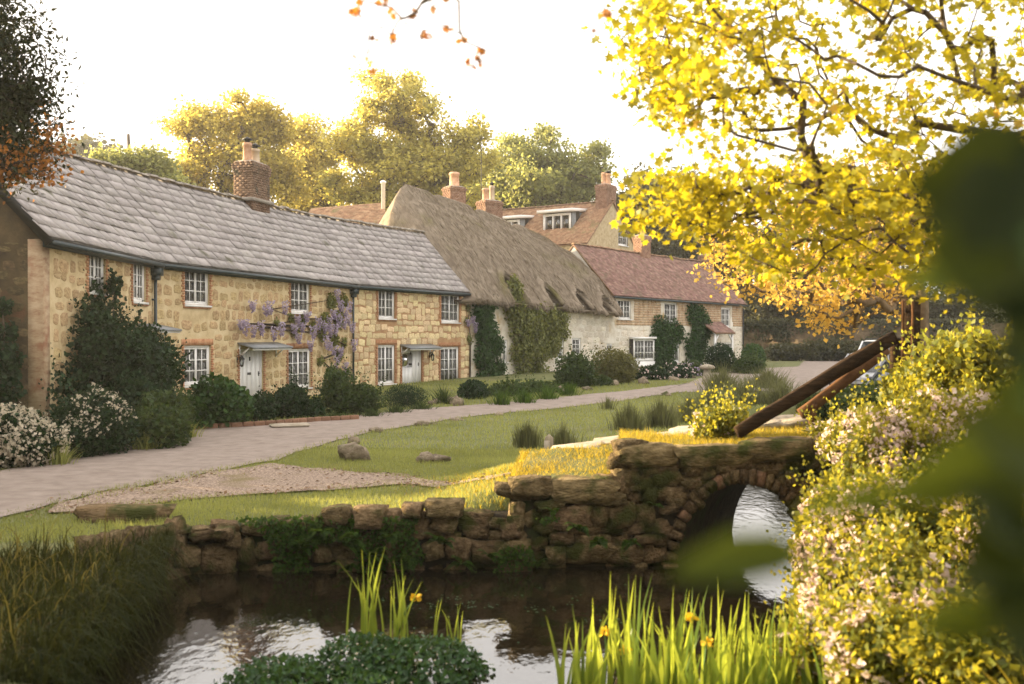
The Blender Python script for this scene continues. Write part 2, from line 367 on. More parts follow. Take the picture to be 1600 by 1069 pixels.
def leaf_arrays(P, size, D, Nn, T, var=None):
    P = np.asarray(P, float); n = len(P)
    size = np.broadcast_to(np.asarray(size, float), (n,))
    D = unit(D); X = unit(np.cross(D, Nn)); Z = np.cross(X, D)
    t, f = T; k = len(t)
    V = P[:, None]+size[:, None, None]*(t[None, :, 0, None]*X[:, None]+t[None, :, 1, None]*D[:, None]+t[None, :, 2, None]*Z[:, None])
    Fc = f[None]+(np.arange(n)*k)[:, None, None]
    if var is None: var = rng.random(n)
    return V.reshape(-1, 3), Fc.reshape(-1, 3), np.repeat(var, k)

def join_arrays(parts):
    Vs, Fs, vs, o = [], [], [], 0
    for V, Fc, v in parts:
        Vs.append(V); Fs.append(Fc+o); vs.append(v); o += len(V)
    return np.concatenate(Vs), np.concatenate(Fs), np.concatenate(vs)

def leafobj(name, arr, m, parent=None, kind=None):
    V, Fc, v = arr
    o = mesh_at(name, V, Fc, m, parent, var=v)
    if kind: o['kind'] = kind
    return o

def blade_arrays(B, h, w, lean, droop=.0, segs=3, var=None, face=None):
    """grass-like blades: base points, heights, widths, lean vectors (horizontal), droop 0..1"""
    B = np.asarray(B, float); n = len(B)
    h = np.broadcast_to(np.asarray(h, float), (n,)); w = np.broadcast_to(np.asarray(w, float), (n,))
    lean = np.asarray(lean, float); droop = np.broadcast_to(np.asarray(droop, float), (n,))
    a = rng.random(n)*2*math.pi if face is None else face
    S = np.stack([np.cos(a), np.sin(a), np.zeros(n)], 1)
    V = []
    for i in range(segs+1):
        t = i/segs
        c = B+lean*(h*t**1.7)[:, None]
        c[:, 2] += h*(t-droop*t**2.6*.9)
        ww = w*(1-t**1.6)*.5+.0008
        V.append(c-S*ww[:, None]); V.append(c+S*ww[:, None])
    V = np.stack(V, 1).reshape(-1, 3); k = 2*(segs+1)
    f = []
    for i in range(segs): f += [(2*i, 2*i+1, 2*i+3), (2*i, 2*i+3, 2*i+2)]
    Fc = np.array(f)[None]+(np.arange(n)*k)[:, None, None]
    if var is None: var = rng.random(n)
    return V, Fc.reshape(-1, 3), np.repeat(var, k)

def lobe_points(lobes, n, lo=.72, hi=1.04, zmin=None, rough=.22, fs=2.2):
    lobes = np.asarray(lobes, float)
    area = (lobes[:, 3]*lobes[:, 5])+(lobes[:, 3]*lobes[:, 4]); pr = area/area.sum()
    k = rng.choice(len(lobes), n, p=pr); L = lobes[k]
    d = rand_dirs(n)
    c = L[:, :3]; r = L[:, 3:6]
    nz = vnoise((c+d*r)*fs/np.maximum(r.mean(1, keepdims=True), .2)**.5, 5)-.5
    rad = rng.uniform(lo, hi, n)*(1+rough*2*nz)
    P = c+d*r*rad[:, None]
    if zmin is not None:
        z = zmin(P[:, 0], P[:, 1]) if callable(zmin) else zmin
        keep = P[:, 2] > z+.02; P = P[keep]; d = d[keep]
    return P, unit(d/np.maximum(r[:len(d)], .05)*1.0) if False else d

def bush(name, label, cat, lobes, n, size, m, T=T_DIA, zmin=None, flowers=None, group=None, stems=3, rough=.22, base=None, lo=.72, sprigs=0):
    lobes = np.asarray(lobes, float)
    if base is None:
        c = lobes[:, :2].mean(0); base = (c[0], c[1], float(ground_h(c[0], c[1])))
    t = thing(name, base, label, cat, group)
    P, d = lobe_points(lobes, n, lo, 1.05, zmin if zmin is not None else ground_h, rough)
    D = unit(d*.7+rng.normal(size=d.shape)*.7+np.array([0, 0, .15]))
    Nn = unit(d+rng.normal(size=d.shape)*.5)
    parts = [leaf_arrays(P, size*rng.uniform(.6, 1.25, len(P)), D, Nn, T)]
    # inner leaves, tinted darker as inner shade, so one cannot look straight through
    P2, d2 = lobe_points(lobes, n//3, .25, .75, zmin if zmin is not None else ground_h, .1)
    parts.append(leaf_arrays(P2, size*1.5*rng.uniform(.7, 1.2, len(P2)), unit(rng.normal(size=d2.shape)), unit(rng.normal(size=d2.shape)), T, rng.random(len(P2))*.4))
    if sprigs:                                     # shoots that stick out of the outline
        Ps, ds = lobe_points(lobes, sprigs, .95, 1.0, zmin if zmin is not None else ground_h, rough)
        up = unit(ds*.6+np.array([0, 0, .8]))
        for q in range(9):
            pq = Ps+up*(size*.75*q)*rng.uniform(.5, 1.1, (len(Ps), 1))+rng.normal(size=Ps.shape)*size*.2
            parts.append(leaf_arrays(pq, size*(.95-.05*q), unit(up+rng.normal(size=Ps.shape)*.7), rand_dirs(len(Ps)), T))
    leafobj('foliage', join_arrays(parts), m, t)
    if stems:
        mb = MB()
        for i in range(stems):
            lb = lobes[rng.integers(len(lobes))]
            b = np.array(base)+np.array([rng.normal()*.12, rng.normal()*.1, -.05]); e = lb[:3]+np.array([0, 0, lb[5]*.3])
            mid = (b+e)/2+rng.normal(size=3)*.08
            mb.tube([b, mid, e], [.03, .02, .008], 5)
        mb.build('stem', MT['bark'], t)
    if flowers:
        nf, fs, fm, band = flowers
        Pf, df = lobe_points(lobes, nf, .98, 1.07, zmin if zmin is not None else ground_h, rough)
        if band is not None: k = band(Pf, df); Pf, df = Pf[k], df[k]
        ps = []
        for q in range(4):
            ps.append(leaf_arrays(Pf+rng.normal(size=Pf.shape)*fs*.35, fs*rng.uniform(.6, 1.2, len(Pf)), unit(rng.normal(size=df.shape)+df*.4), unit(df+rng.normal(size=df.shape)*.6), T_DIA))
        o = leafobj('blossom', join_arrays(ps), fm, t); o['kind'] = 'stuff'
    return t

def lobe_px(x0, x1, y0, y1, Y, dep=None):
    a = at(x0, y1, Y); b = at(x1, y0, Y); c = (a+b)/2; rx = (b[0]-a[0])/2; rz = (b[2]-a[2])/2
    return (c[0], c[1], c[2], rx, dep or rx*.9, rz)

def grow(trunk, tips, r_tip=.012, power=.5, step=.5, wig=.10, droop=0., r_max=None):
    """branches that join every tip to the nearest wood already grown; pipe-model radii -> nodes, parents, radii, twig ends"""
    nodes = [np.asarray(p, float) for p in trunk]; par = [-1]+list(range(len(trunk)-1))
    tips = np.asarray(tips, float)
    top = nodes[-1]; cen = np.array(trunk[len(trunk)//2], float)
    order = np.argsort(np.linalg.norm(tips-cen, axis=1)); ends = []
    arr = np.zeros((len(trunk)+int(len(tips)*14)+50, 3)); arr[:len(nodes)] = nodes; n = len(nodes)
    rank = np.zeros(len(arr)); rank[:n] = np.arange(n)/max(1, n-1)*.0
    for i in order:
        p = tips[i]; A = arr[:n]
        d = np.linalg.norm(A-p, axis=1)
        pen = d+.35*np.maximum(0, A[:, 2]-p[2])
        pen[0] += 3
        j = int(np.argmin(pen)); a = A[j].copy(); L = d[j]
        k = int(min(12, max(2, math.ceil(L/step))))
        pj = par[j]; tg = unit(a-A[pj]) if pj >= 0 else np.array([0, 0, 1.])
        c1 = a+tg*L*.35; c2 = p-unit(p-a)*L*.3+np.array([0, 0, droop*L])
        prev = j
        for q in range(1, k+1):
            t = q/k
            pt = (1-t)**3*a+3*(1-t)**2*t*c1+3*(1-t)*t*t*c2+t**3*p
            if q < k: pt = pt+rng.normal(size=3)*wig*step
            if n >= len(arr): break
            arr[n] = pt; par.append(prev); prev = n; n += 1
        ends.append(prev)
    A = arr[:n]; par = np.array(par[:n])
    cnt = np.zeros(n); cnt[ends] = 1
    for i in range(n-1, 0, -1):
        if par[i] >= 0: cnt[par[i]] += max(cnt[i], .3)
    rad = r_tip*np.maximum(cnt, .6)**power
    if r_max: rad = np.minimum(rad, r_max)
    return A, par, rad, np.array(ends)

def wood_arrays(A, par, rad, k=5, minr=0.):
    n = len(A); tan = np.zeros_like(A); has = par >= 0
    tan[has] = A[has]-A[par[has]]; tan[~has] = (0, 0, 1); tan = unit(tan)
    ref = np.tile([.37, .21, .13], (n, 1)); u = unit(np.cross(tan, ref)); w = np.cross(tan, u)
    a = np.arange(k)/k*2*math.pi
    def ring(c, r): return c[:, None]+r[:, None, None]*(np.cos(a)[None, :, None]*u[idx][:, None]+np.sin(a)[None, :, None]*w[idx][:, None])
    idx = np.where(has & (rad >= minr))[0]
    r0 = np.minimum(rad[par[idx]], rad[idx]*1.6); R0 = ring(A[par[idx]], r0); R1 = ring(A[idx], rad[idx])
    V = np.concatenate([R0, R1], 1).reshape(-1, 3)
    f = np.array([(j, (j+1) % k, k+(j+1) % k, k+j) for j in range(k)])
    return V, (f[None]+(np.arange(len(idx))*2*k)[:, None, None]).reshape(-1, 4)

def tree(name, label, base, trunk_h, lobes, ntips, m, leaf, per=14, spread=.5, r_tip=.012, wood=None, group=None, cat='tree', T=T_DIA,
         lo=.25, step=.7, power=.5, wig=.1, droop=0., along=0, trunk=None, tips=None, rough=.3, minr=0., fuzz=.6, extra=None, clumps=None):
    base = np.asarray(base, float)
    t = thing(name, base, label, cat, group)
    if tips is None:
        tips, _ = lobe_points(lobes, ntips, lo, 1.0, None, rough, 1.2)
        if clumps:
            ncl, rc = clumps
            cc, _ = lobe_points(lobes, ncl, .45, 1.0, None, .35, 1.2); rr = rc*rng.uniform(.55, 1.25, ncl)
            k_ = rng.integers(ncl, size=ntips); tips = cc[k_]+rand_dirs(ntips)*(rr[k_]*rng.random(ntips)**.5)[:, None]*np.array([1, 1, .6])
    if trunk is None:
        nseg = 6
        trunk = [base+np.array([math.sin(i*1.3)*.05*trunk_h*.3, math.cos(i*1.7)*.05*trunk_h*.3, trunk_h*i/nseg]) for i in range(nseg+1)]
        trunk[0] = base-np.array([0, 0, .1])
    A, par, rad, ends = grow(trunk, tips, r_tip, power, step, wig, droop)
    V, Fq = wood_arrays(A, par, rad, 6 if r_tip > .01 else 5, minr)
    mesh_at('trunk', V, Fq, wood or MT['bark'], t, smooth=True)
    E = A[ends]
    if along:
        ii = np.where(rad < r_tip*2.2)[0]; E = np.concatenate([E, A[rng.choice(ii, min(len(ii), along))]])
    P = np.repeat(E, per, 0); P = P+rng.normal(size=P.shape)*spread*np.array([1, 1, .75])
    D = unit(rng.normal(size=P.shape)+np.array([0, 0, -.25])); Nn = unit(rng.normal(size=P.shape)*fuzz+np.array([0, 0, 1]))
    cl = np.repeat(rng.random(len(E)), per)
    v = np.clip(.55*cl+.6*rng.random(len(P))-.08, 0, 1)
    o = leafobj('crown', leaf_arrays(P, leaf*rng.uniform(.45, 1.3, len(P)), D, Nn, T, v), m, t)
    if extra: extra(t, E)
    return t

# ------------------------------------------------------------------ terrain
POND = np.array([(-3.3,7.2), (-3.55,8.2), (-3.65,9.3), (-3.9,10.8), (-4.25,11.6), (-4.05,12.2), (-3.2,12.5), (-2.0,12.6), (-.4,12.62), (1.3,12.75), (2.2,13.3),
                 (3.0,14.6), (3.6,16.5), (4.0,19), (5.0,23), (6.6,28), (8.0,32), (8.9,32), (8.6,28), (7.2,23), (6.3,19), (5.8,16.5), (5.2,14.6),
                 (4.3,13.2), (3.5,12.2), (2.9,11.0), (2.7,9.5), (2.55,8), (2.4,6.6), (.5,6.1), (-2,6.3)])
WATER = -.52
def poly_sd(x, y, poly):
    x = np.asarray(x, float); y = np.asarray(y, float)
    d = np.full(x.shape, 1e9); ins = np.zeros(x.shape, bool)
    n = len(poly)
    for i in range(n):
        ax, ay = poly[i]; bx, by = poly[(i+1) % n]
        ex, ey = bx-ax, by-ay; wx, wy = x-ax, y-ay
        t = np.clip((wx*ex+wy*ey)/(ex*ex+ey*ey), 0, 1)
        d = np.minimum(d, np.hypot(wx-ex*t, wy-ey*t))
        c = ((ay > y) != (by > y)) & (x < (bx-ax)*(y-ay)/((by-ay) if by != ay else 1e-9)+ax); ins ^= c
    return np.where(ins, -d, d)

def base_h(x, y):
    x = np.asarray(x, float); y = np.asarray(y, float)
    h = .5*sm(28, 58, y)
    h = h+.10*(np.sin(x*.7+1)*np.sin(y*.5)*.35)*sm(12, 16, y)*(1-sm(28, 40, y))
    h = h+1.15*sm(3.2, 6.2, x)*(1-sm(14.5, 19, y))*sm(2, 6, y)          # the flowery right bank
    h = h+.9*(1-sm(2.5, 6.8, y))                                        # the bank one stands on
    h = h+.46*sm(-1.6, .4, x)*(1-sm(1.7, 2.4, x))*sm(12.5, 13.3, y)*(1-sm(14.4, 18, y))   # turf ramp up to the bridge
    h = h+.055*np.maximum(0, y-88)+.00*x                                # the hill behind
    h = h+2.2*sm(64, 80, y)*(1-sm(2, 9, x-.15*(y-64)))                  # rising gardens behind the row
    return h

def ground_h(x, y):
    x = np.asarray(x, float); y = np.asarray(y, float)
    s = poly_sd(x, y, POND)
    near_wall = (y > 12.0) & (x < 1.6) & (y < 14)
    k = sm(-.10, .30, s)
    k = np.where((y > 14) | ((x > 2.2) & (y < 12.6)), sm(-.2, .75, s), k)
    return base_h(x, y)*k+(-1.15)*(1-k)

xs = np.unique(np.concatenate([np.arange(-140, -20, 6.), np.arange(-20, -7, .8), np.arange(-7, 8, .16), np.arange(8, 22, .7), np.arange(22, 150, 6.)]))
ys = np.unique(np.concatenate([np.arange(-8, 4, 1.), np.arange(4, 22, .16), np.arange(22, 50, .6), np.arange(50, 100, 2.), np.arange(100, 420, 14.)]))
GX, GY = np.meshgrid(xs, ys)
GZ = ground_h(GX, GY)
nx, ny = len(xs), len(ys)
ii = np.arange((ny-1)*nx).reshape(ny-1, nx)[:, :-1].ravel()
quads = np.stack([ii, ii+1, ii+nx+1, ii+nx], 1)
g = mesh_at('ground', np.stack([GX, GY, GZ], 2), quads, MT['ground'], smooth=True); g['kind'] = 'structure'

w = mesh_at('pond_water', np.array([(x, y, WATER) for x, y in ((-6, 5), (14, 5), (14, 38), (-6, 38))]), np.array([(0, 1, 2, 3)]), MT['water']); w['kind'] = 'structure'

def gpx(px, py):                                   # ground point under a pixel
    Y = 20.0
    for _ in range(60):
        p = at(px, py, Y); h = float(ground_h(p[0], p[1])); Y2 = (HC-h)*F/max(4, py-HOR); Y = .6*Y+.4*Y2
    return at(px, py, Y)[:2]

def strip(name, left, right, m, lift, nseg=60, kind='structure', cross=6, wob=.0):
    """a sheet between two edge lines that follows the ground"""
    def res(pts):
        pts = np.asarray(pts, float); d = np.concatenate([[0], np.cumsum(np.linalg.norm(np.diff(pts, axis=0), axis=1))])
        s = np.linspace(0, d[-1], nseg+1); return np.stack([np.interp(s, d, pts[:, 0]), np.interp(s, d, pts[:, 1])], 1)
    a, b = res(left), res(right)
    if wob:
        for e in (a, b):
            q = np.stack([e[:, 0]*1.3, e[:, 1]*1.3, np.zeros(len(e))], 1)
            e += (np.stack([vnoise(q*1.7, 3), vnoise(q*1.7, 4)], 1)-.5)*wob
    V = []
    for j in range(cross+1):
        t = j/cross; p = a*(1-t)+b*t
        V.append(np.stack([p[:, 0], p[:, 1], ground_h(p[:, 0], p[:, 1])+lift], 1))
    V = np.stack(V, 1).reshape(-1, 3); c = cross+1
    q = [(i*c+j, i*c+j+1, (i+1)*c+j+1, (i+1)*c+j) for i in range(nseg) for j in range(cross)]
    o = mesh_at(name, V, np.array(q), m, smooth=True); o['kind'] = kind; return o

far_edge = [(-12.5, 14.6)]+[tuple(gpx(*p)) for p in ((0,737), (130,706), (300,674), (500,655), (640,641), (750,633), (870,622), (1000,609), (1075,600))]
near_edge = [(-9.5, 10.8)]+[tuple(gpx(*p)) for p in ((0,810), (150,772), (350,735), (430,720), (500,697), (580,676), (700,656), (850,641), (960,628), (1060,614))]
far_edge += [(11.5, 55), (17.5, 61), (23, 78), (26, 84)]
near_edge += [(10.0, 40), (12.0, 36), (17, 33), (34, 34)]
strip('lane', far_edge, near_edge, MT['road'], .022, 110, cross=10, wob=.25)
gr_far = [tuple(gpx(*p)) for p in ((95,786), (200,766), (330,738), (430,727), (520,735), (640,745), (780,746), (830,741))]
gr_near = [tuple(gpx(*p)) for p in ((60,806), (180,797), (300,783), (420,773), (520,768), (640,760), (760,752), (820,746))]
strip('gravel_track', gr_far, gr_near, MT['gravel'], .030, 70, cross=8, wob=.3)
ROADPOLY = np.array(far_edge+near_edge[::-1]); GRAVPOLY = np.array(gr_far+gr_near[::-1])
# ------------------------------------------------------------------ buildings
UP = np.array([0, 0, 1.0])
class Wall:
    def __init__(s, P0, P1, z0, top0, top1=None):
        s.P0 = np.array([P0[0], P0[1], 0.]); v = np.array([P1[0]-P0[0], P1[1]-P0[1], 0.]); s.L = np.linalg.norm(v); s.d = v/s.L
        s.n = np.array([s.d[1], -s.d[0], 0.]); s.z0 = z0; s.top0 = top0; s.top1 = top0 if top1 is None else top1
    def pt(s, a, h, o=0.): return s.P0+s.d*a+s.n*o+UP*h
    def top(s, a): return s.top0+(s.top1-s.top0)*a/s.L
    def s_at(s, px):
        u = (px-CX)/F; return (u*s.P0[1]-s.P0[0])/(s.d[0]-u*s.d[1])
    def rect(s, x0, x1, y0, y1):
        a, b = s.s_at(x0), s.s_at(x1); Y = s.P0[1]+s.d[1]*(a+b)/2
        return [a, b, HC+(HOR-y1)*Y/F, HC+(HOR-y0)*Y/F]
    def box(s, mb, a0, a1, h0, h1, o0, o1):
        mb.box(s.pt((a0+a1)/2, (h0+h1)/2, (o0+o1)/2), s.d, s.n, UP, (a1-a0)/2, (o1-o0)/2, (h1-h0)/2)

def wall_mesh(w, opens, depth=.17, back=None):
    """front sheet with real openings and reveals"""
    mb = MB(); e = .0
    S = sorted(set([0., w.L]+[q for o in opens for q in o[:2]])); tmin = min(w.top0, w.top1)
    H = sorted(set([w.z0, tmin]+[min(q, tmin) for o in opens for q in o[2:4]]))
    for a, b in zip(S[:-1], S[1:]):
        for c, d in zip(H[:-1], H[1:]):
            if b-a < 1e-4 or d-c < 1e-4: continue
            ma, mh = (a+b)/2, (c+d)/2
            if any(o[0] < ma < o[1] and o[2] < mh < o[3] for o in opens): continue
            mb.add([w.pt(a, c), w.pt(b, c), w.pt(b, d), w.pt(a, d)], [(0, 1, 2, 3)])
    if abs(w.top0-w.top1) > 1e-3:
        mb.add([w.pt(0, tmin), w.pt(w.L, tmin), w.pt(w.L, w.top1+1e-4), w.pt(0, w.top0+1e-4)], [(0, 1, 2, 3)])
    for o in opens:
        a, b, c, d = o[:4]; c4 = [(a, c), (b, c), (b, d), (a, d)]
        for (p, q), (r, t) in zip(c4, c4[1:]+c4[:1]):
            mb.add([w.pt(p, q), w.pt(r, t), w.pt(r, t, -depth), w.pt(p, q, -depth)], [(0, 1, 2, 3)])
    return mb

def stone_pool(m, k=10, n=9, deep=.06, rr=(.82, 1.06), pw_=.55):
    out = []
    for i in range(k):
        a = (np.arange(n)+rng.uniform(-.25, .25, n))/n*2*math.pi
        sx = np.sign(np.cos(a))*np.abs(np.cos(a))**pw_; sy = np.sign(np.sin(a))*np.abs(np.sin(a))**pw_
        r = rng.uniform(*rr, n)*.5
        o = np.stack([sx*r, sy*r], 1)
        V = []
        for sc_, z in ((1.0, -deep), (.99, .3*deep), (.86, .62*deep)):
            q = o*sc_; V += [(x, y, z+(rng.normal()*.004 if z > 0 else 0)) for x, y in q]
        V.append((0, 0, .72*deep))
        fq = [(r_*n+j, r_*n+(j+1) % n, (r_+1)*n+(j+1) % n, (r_+1)*n+j) for r_ in (0, 1) for j in range(n)]
        ft = [(2*n+j, 2*n+(j+1) % n, 3*n) for j in range(n)]
        out.append(npmesh('stone', V, [np.array(fq), np.array(ft)], True, None, [m]))
    return out

def lay_stones(parent, w, opens, rowh, lenr, pool, hmin=None, hmax=None, s0=0., s1=None, gap=.03, margin=.13, limit=300, prob=1.):
    h = w.z0 if hmin is None else hmin; s1 = w.L if s1 is None else s1; cells = []
    hm = hmax if hmax is not None else min(w.top0, w.top1)
    while h < hm-.08:
        rh = min(rng.uniform(*rowh), hm-h); a = s0+rng.uniform(0, .1)
        while a < s1-.1:
            L = min(rng.uniform(*lenr), s1-a)
            hit = [o for o in opens if a < o[1]+margin and a+L > o[0]-margin and h < o[3]+margin and h+rh > o[2]-margin]
            if hit:
                o = hit[0]
                if o[0]-margin-a > .15: L = o[0]-margin-a
                else: a = o[1]+margin; continue
            if L > .1 and rng.random() < prob: cells.append((a+L/2, h+rh/2, L, rh))
            a += L
        h += rh
    cells.sort(key=lambda c: -c[2]*c[3]); extra = MB()
    for ci, (a, hh, L, rh) in enumerate(cells):
        c = w.pt(a+rng.normal()*.02, hh+rng.normal()*.035, 0); L *= rng.uniform(.86, 1.08); rh *= rng.uniform(.80, 1.14)
        r = rng.normal()*.09; X = w.d*math.cos(r)+UP*math.sin(r); Y = UP*math.cos(r)-w.d*math.sin(r)
        if ci < limit: place('stone', pool[rng.integers(len(pool))], parent, frameM(c, X, Y, w.n, (L-gap, rh-gap, rng.uniform(.12, .32))))
        else:
            me = pool[rng.integers(len(pool))]; vv = np.zeros(len(me.vertices)*3, np.float32); me.vertices.foreach_get('co', vv); vv = vv.reshape(-1, 3)*np.array([L-gap, rh-gap, .22])
            extra.add(c[None]+vv[:, :1]*X[None]+vv[:, 1:2]*Y[None]+vv[:, 2:]*w.n[None], [tuple(p_.vertices) for p_ in me.polygons])
    if extra.n: extra.build('small_stones', pool[0].materials[0], parent, True)['kind'] = 'stuff'

def brick_ring(w, o, jamb=True, head=True, sill=True, proud=.028, bottom=None):
    mb = MB(); a, b, c, d = o[:4]; bh = .075
    if jamb:
        k = 0; h = c if bottom is None else bottom
        while h < d-.02:
            t = min(h+bh-.012, d)
            for side in (0, 1):
                wd = .16 if (k+side) % 2 else .10
                wd += rng.normal()*.006; pr = proud+rng.normal()*.003
                if side == 0: w.box(mb, a-wd, a-.004, h, t, -.05, pr)
                else: w.box(mb, b+.004, b+wd, h, t, -.05, pr)
            h += bh; k += 1
    if head:
        s = a-.12
        while s < b+.10:
            w.box(mb, s, min(s+.066, b+.13), d+.006, d+.20+rng.normal()*.006, -.05, proud+rng.normal()*.003); s += .075
    if sill:
        s = a-.06
        while s < b+.04:
            w.box(mb, s, s+.066, c-.105, c-.008, -.05, proud+.02+rng.normal()*.003); s += .075
    return mb

def window(parent, w, o, cols=2, rows=3, cas=2, recess=.05, curtains=.35, sill=True, frame=.07, sillmat=None):
    a, b, c, d = o[:4]; mb = MB(); z0, z1 = -recess-.06, -recess
    w.box(mb, a, a+frame, c, d, z0, z1); w.box(mb, b-frame, b, c, d, z0, z1)
    w.box(mb, a+frame, b-frame, c, c+frame, z0, z1); w.box(mb, a+frame, b-frame, d-frame, d, z0, z1)
    iw = (b-a-2*frame)/cas; panes = []
    for i in range(cas):
        p = a+frame+i*iw; q = p+iw; st = .05; y0, y1 = c+frame, d-frame
        zz0, zz1 = z0+.012, z1-.008
        w.box(mb, p+.003, p+st, y0+.003, y1-.003, zz0, zz1); w.box(mb, q-st, q-.003, y0+.003, y1-.003, zz0, zz1)
        w.box(mb, p+st, q-st, y0+.003, y0+st, zz0, zz1); w.box(mb, p+st, q-st, y1-st, y1-.003, zz0, zz1)
        pw = (q-p-2*st)/cols; ph = (y1-y0-2*st)/rows; mu = .016
        for j in range(1, cols): w.box(mb, p+st+j*pw-mu, p+st+j*pw+mu, y0+st, y1-st, zz0+.006, zz1-.004)
        for j in range(1, rows): w.box(mb, p+st, q-st, y0+st+j*ph-mu, y0+st+j*ph+mu, zz0+.007, zz1-.005)
        for j in range(cols):
            for k in range(rows): panes.append((p+st+(j+.5)*pw, y0+st+(k+.5)*ph, pw, ph))
    wo = mb.build('window', MT['white'], parent)
    pm = MB(); pm.box((0, 0, 0), (1, 0, 0), (0, 1, 0), (0, 0, 1), .5, .5, .002)
    pme = pm.mesh('pane', MT['glass'])
    for (ps, phh, pw, ph) in panes:
        tl = rng.normal()*.006
        n2 = unit(w.n+w.d*tl+UP*rng.normal()*.006); X = unit(np.cross(UP, n2)); Y = np.cross(n2, X)
        place('pane', pme, wo, frameM(w.pt(ps, phh, -recess-.03), X, Y, n2, (pw-.004, ph-.004, 1)))
    if sill:
        sb = MB(); w.box(sb, a-.04, b+.04, c-.055, c-.001, -recess-.06, .075); sb.build('sill', sillmat or MT['white'], wo)
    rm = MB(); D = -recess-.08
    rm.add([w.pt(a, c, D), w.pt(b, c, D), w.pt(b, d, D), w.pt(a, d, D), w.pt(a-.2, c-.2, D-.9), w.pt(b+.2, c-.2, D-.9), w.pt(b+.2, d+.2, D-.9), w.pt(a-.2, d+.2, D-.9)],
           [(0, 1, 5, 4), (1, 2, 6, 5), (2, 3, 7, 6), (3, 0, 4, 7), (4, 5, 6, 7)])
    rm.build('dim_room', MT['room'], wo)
    if curtains:
        cb = MB(); wd = (b-a)*curtains
        for s0, s1 in ((a+.02, a+wd), (b-wd, b-.02)):
            n = 9; V = []
            for i in range(n):
                s = s0+(s1-s0)*i/(n-1); off = D-.06-.025*(i % 2)
                V += [w.pt(s, c+.02, off), w.pt(s, d-.02, off)]
            cb.add(V, [(2*i, 2*i+2, 2*i+3, 2*i+1) for i in range(n-1)])
        cb.build('curtain', MT['curtain'], wo)
    return wo

def plank_door(parent, w, o, glazed=None):
    a, b, c, d = o[:4]; mb = MB(); fr = .06
    w.box(mb, a, a+fr, c, d, -.14, -.05); w.box(mb, b-fr, b, c, d, -.14, -.05); w.box(mb, a+fr, b-fr, d-fr, d, -.14, -.05)
    mb2 = MB(); n = 5; pw = (b-a-2*fr)/n
    for i in range(n):
        h0, h1 = c+.02, d-fr-.004
        s0 = a+fr+i*pw+.004; s1 = s0+pw-.008
        if glazed and glazed[0] <= i < glazed[1]:
            w.box(mb2, s0, s1, h0, c+(d-c)*.52, -.13, -.085); w.box(mb2, s0, s1, d-fr-.10, h1, -.13, -.085)
        else: w.box(mb2, s0, s1, h0, h1, -.13, -.085)
    w.box(mb2, a+fr, b-fr, c+.02, d-fr-.004, -.128, -.112) if not glazed else None
    do = mb2.build('door', MT['whitedoor'], parent)
    mb.build('door_frame', MT['white'], do)
    k = MB(); hx = b-fr-.10; w.box(k, hx-.02, hx+.02, c+.92, c+1.08, -.085, -.07); w.box(k, hx-.06, hx+.02, c+1.0, c+1.025, -.07, -.035)
    k.build('handle', MT['black'], do)
    k = MB(); m = (a+b)/2; w.box(k, m-.13, m+.09, c+.98, c+1.06, -.085, -.072); k.build('letter_box', MT['black'], do)
    k = MB(); w.box(k, m-.02, m+.03, c+1.45, c+1.58, -.085, -.06); k.build('knocker', MT['black'], do)
    if glazed:
        k = MB(); s0 = a+fr+glazed[0]*pw; s1 = a+fr+glazed[1]*pw
        w.box(k, s0, s1, c+(d-c)*.52, d-fr-.10, -.112, -.108); k.build('pane', MT['glass'], do)
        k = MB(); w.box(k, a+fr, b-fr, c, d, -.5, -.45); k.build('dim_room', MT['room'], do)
    sb = MB(); w.box(sb, a-.06, b+.06, c-.12, c-.003, -.12, .28); sb.build('doorstep', MT['palestone'], do)
    return do

def canopy(parent, w, s0, s1, h, out=.62, th=.055, m=None):
    mb = MB()
    V = [w.pt(s0, h+.20, -.02), w.pt(s1, h+.20, -.02), w.pt(s1, h+.04, out), w.pt(s0, h+.04, out)]
    V += [v-UP*th for v in V]
    mb.add(V, [(0, 3, 2, 1), (4, 5, 6, 7), (0, 1, 5, 4), (1, 2, 6, 5), (2, 3, 7, 6), (3, 0, 4, 7)])
    c = mb.build('canopy', m or MT['lead'], parent)
    for s in (s0+.10, s1-.10):
        b = MB(); b.beam(w.pt(s, h-.28, .01), w.pt(s, h+.02, out*.62), .045, .045); w.box(b, s-.022, s+.022, h-.32, h+.12, 0, .04)
        b.build('bracket', MT['white'], c)
    f = MB(); w.box(f, s0+.03, s1-.03, h-.07, h-.015, out-.09, out-.04); f.build('fascia', MT['white'], c)

def lantern(parent, w, s, h):
    mb = MB(); c = w.pt(s, h, .17)
    w.box(mb, s-.03, s+.03, h-.02, h+.22, 0, .02); mb.tube([w.pt(s, h+.15, .01), w.pt(s, h+.24, .08), c+UP*.21], .009, 5)
    mb.lathe(c, [(.035, -.16), (.05, -.14), (.045, -.13)], 6); mb.lathe(c, [(.10, .09), (.07, .14), (.02, .19), (.012, .23)], 6)
    for i in range(6):
        a = i*math.pi/3; mb.tube([c+np.array([math.cos(a)*.05, math.sin(a)*.05, -.14]), c+np.array([math.cos(a)*.088, math.sin(a)*.088, .09])], .007, 4)
    lo = mb.build('lantern', MT['black'], parent)
    gb = MB(); gb.lathe(c, [(.043, -.13), (.078, .085)], 6); gb.build('lantern_glass', MT['glass'], lo)

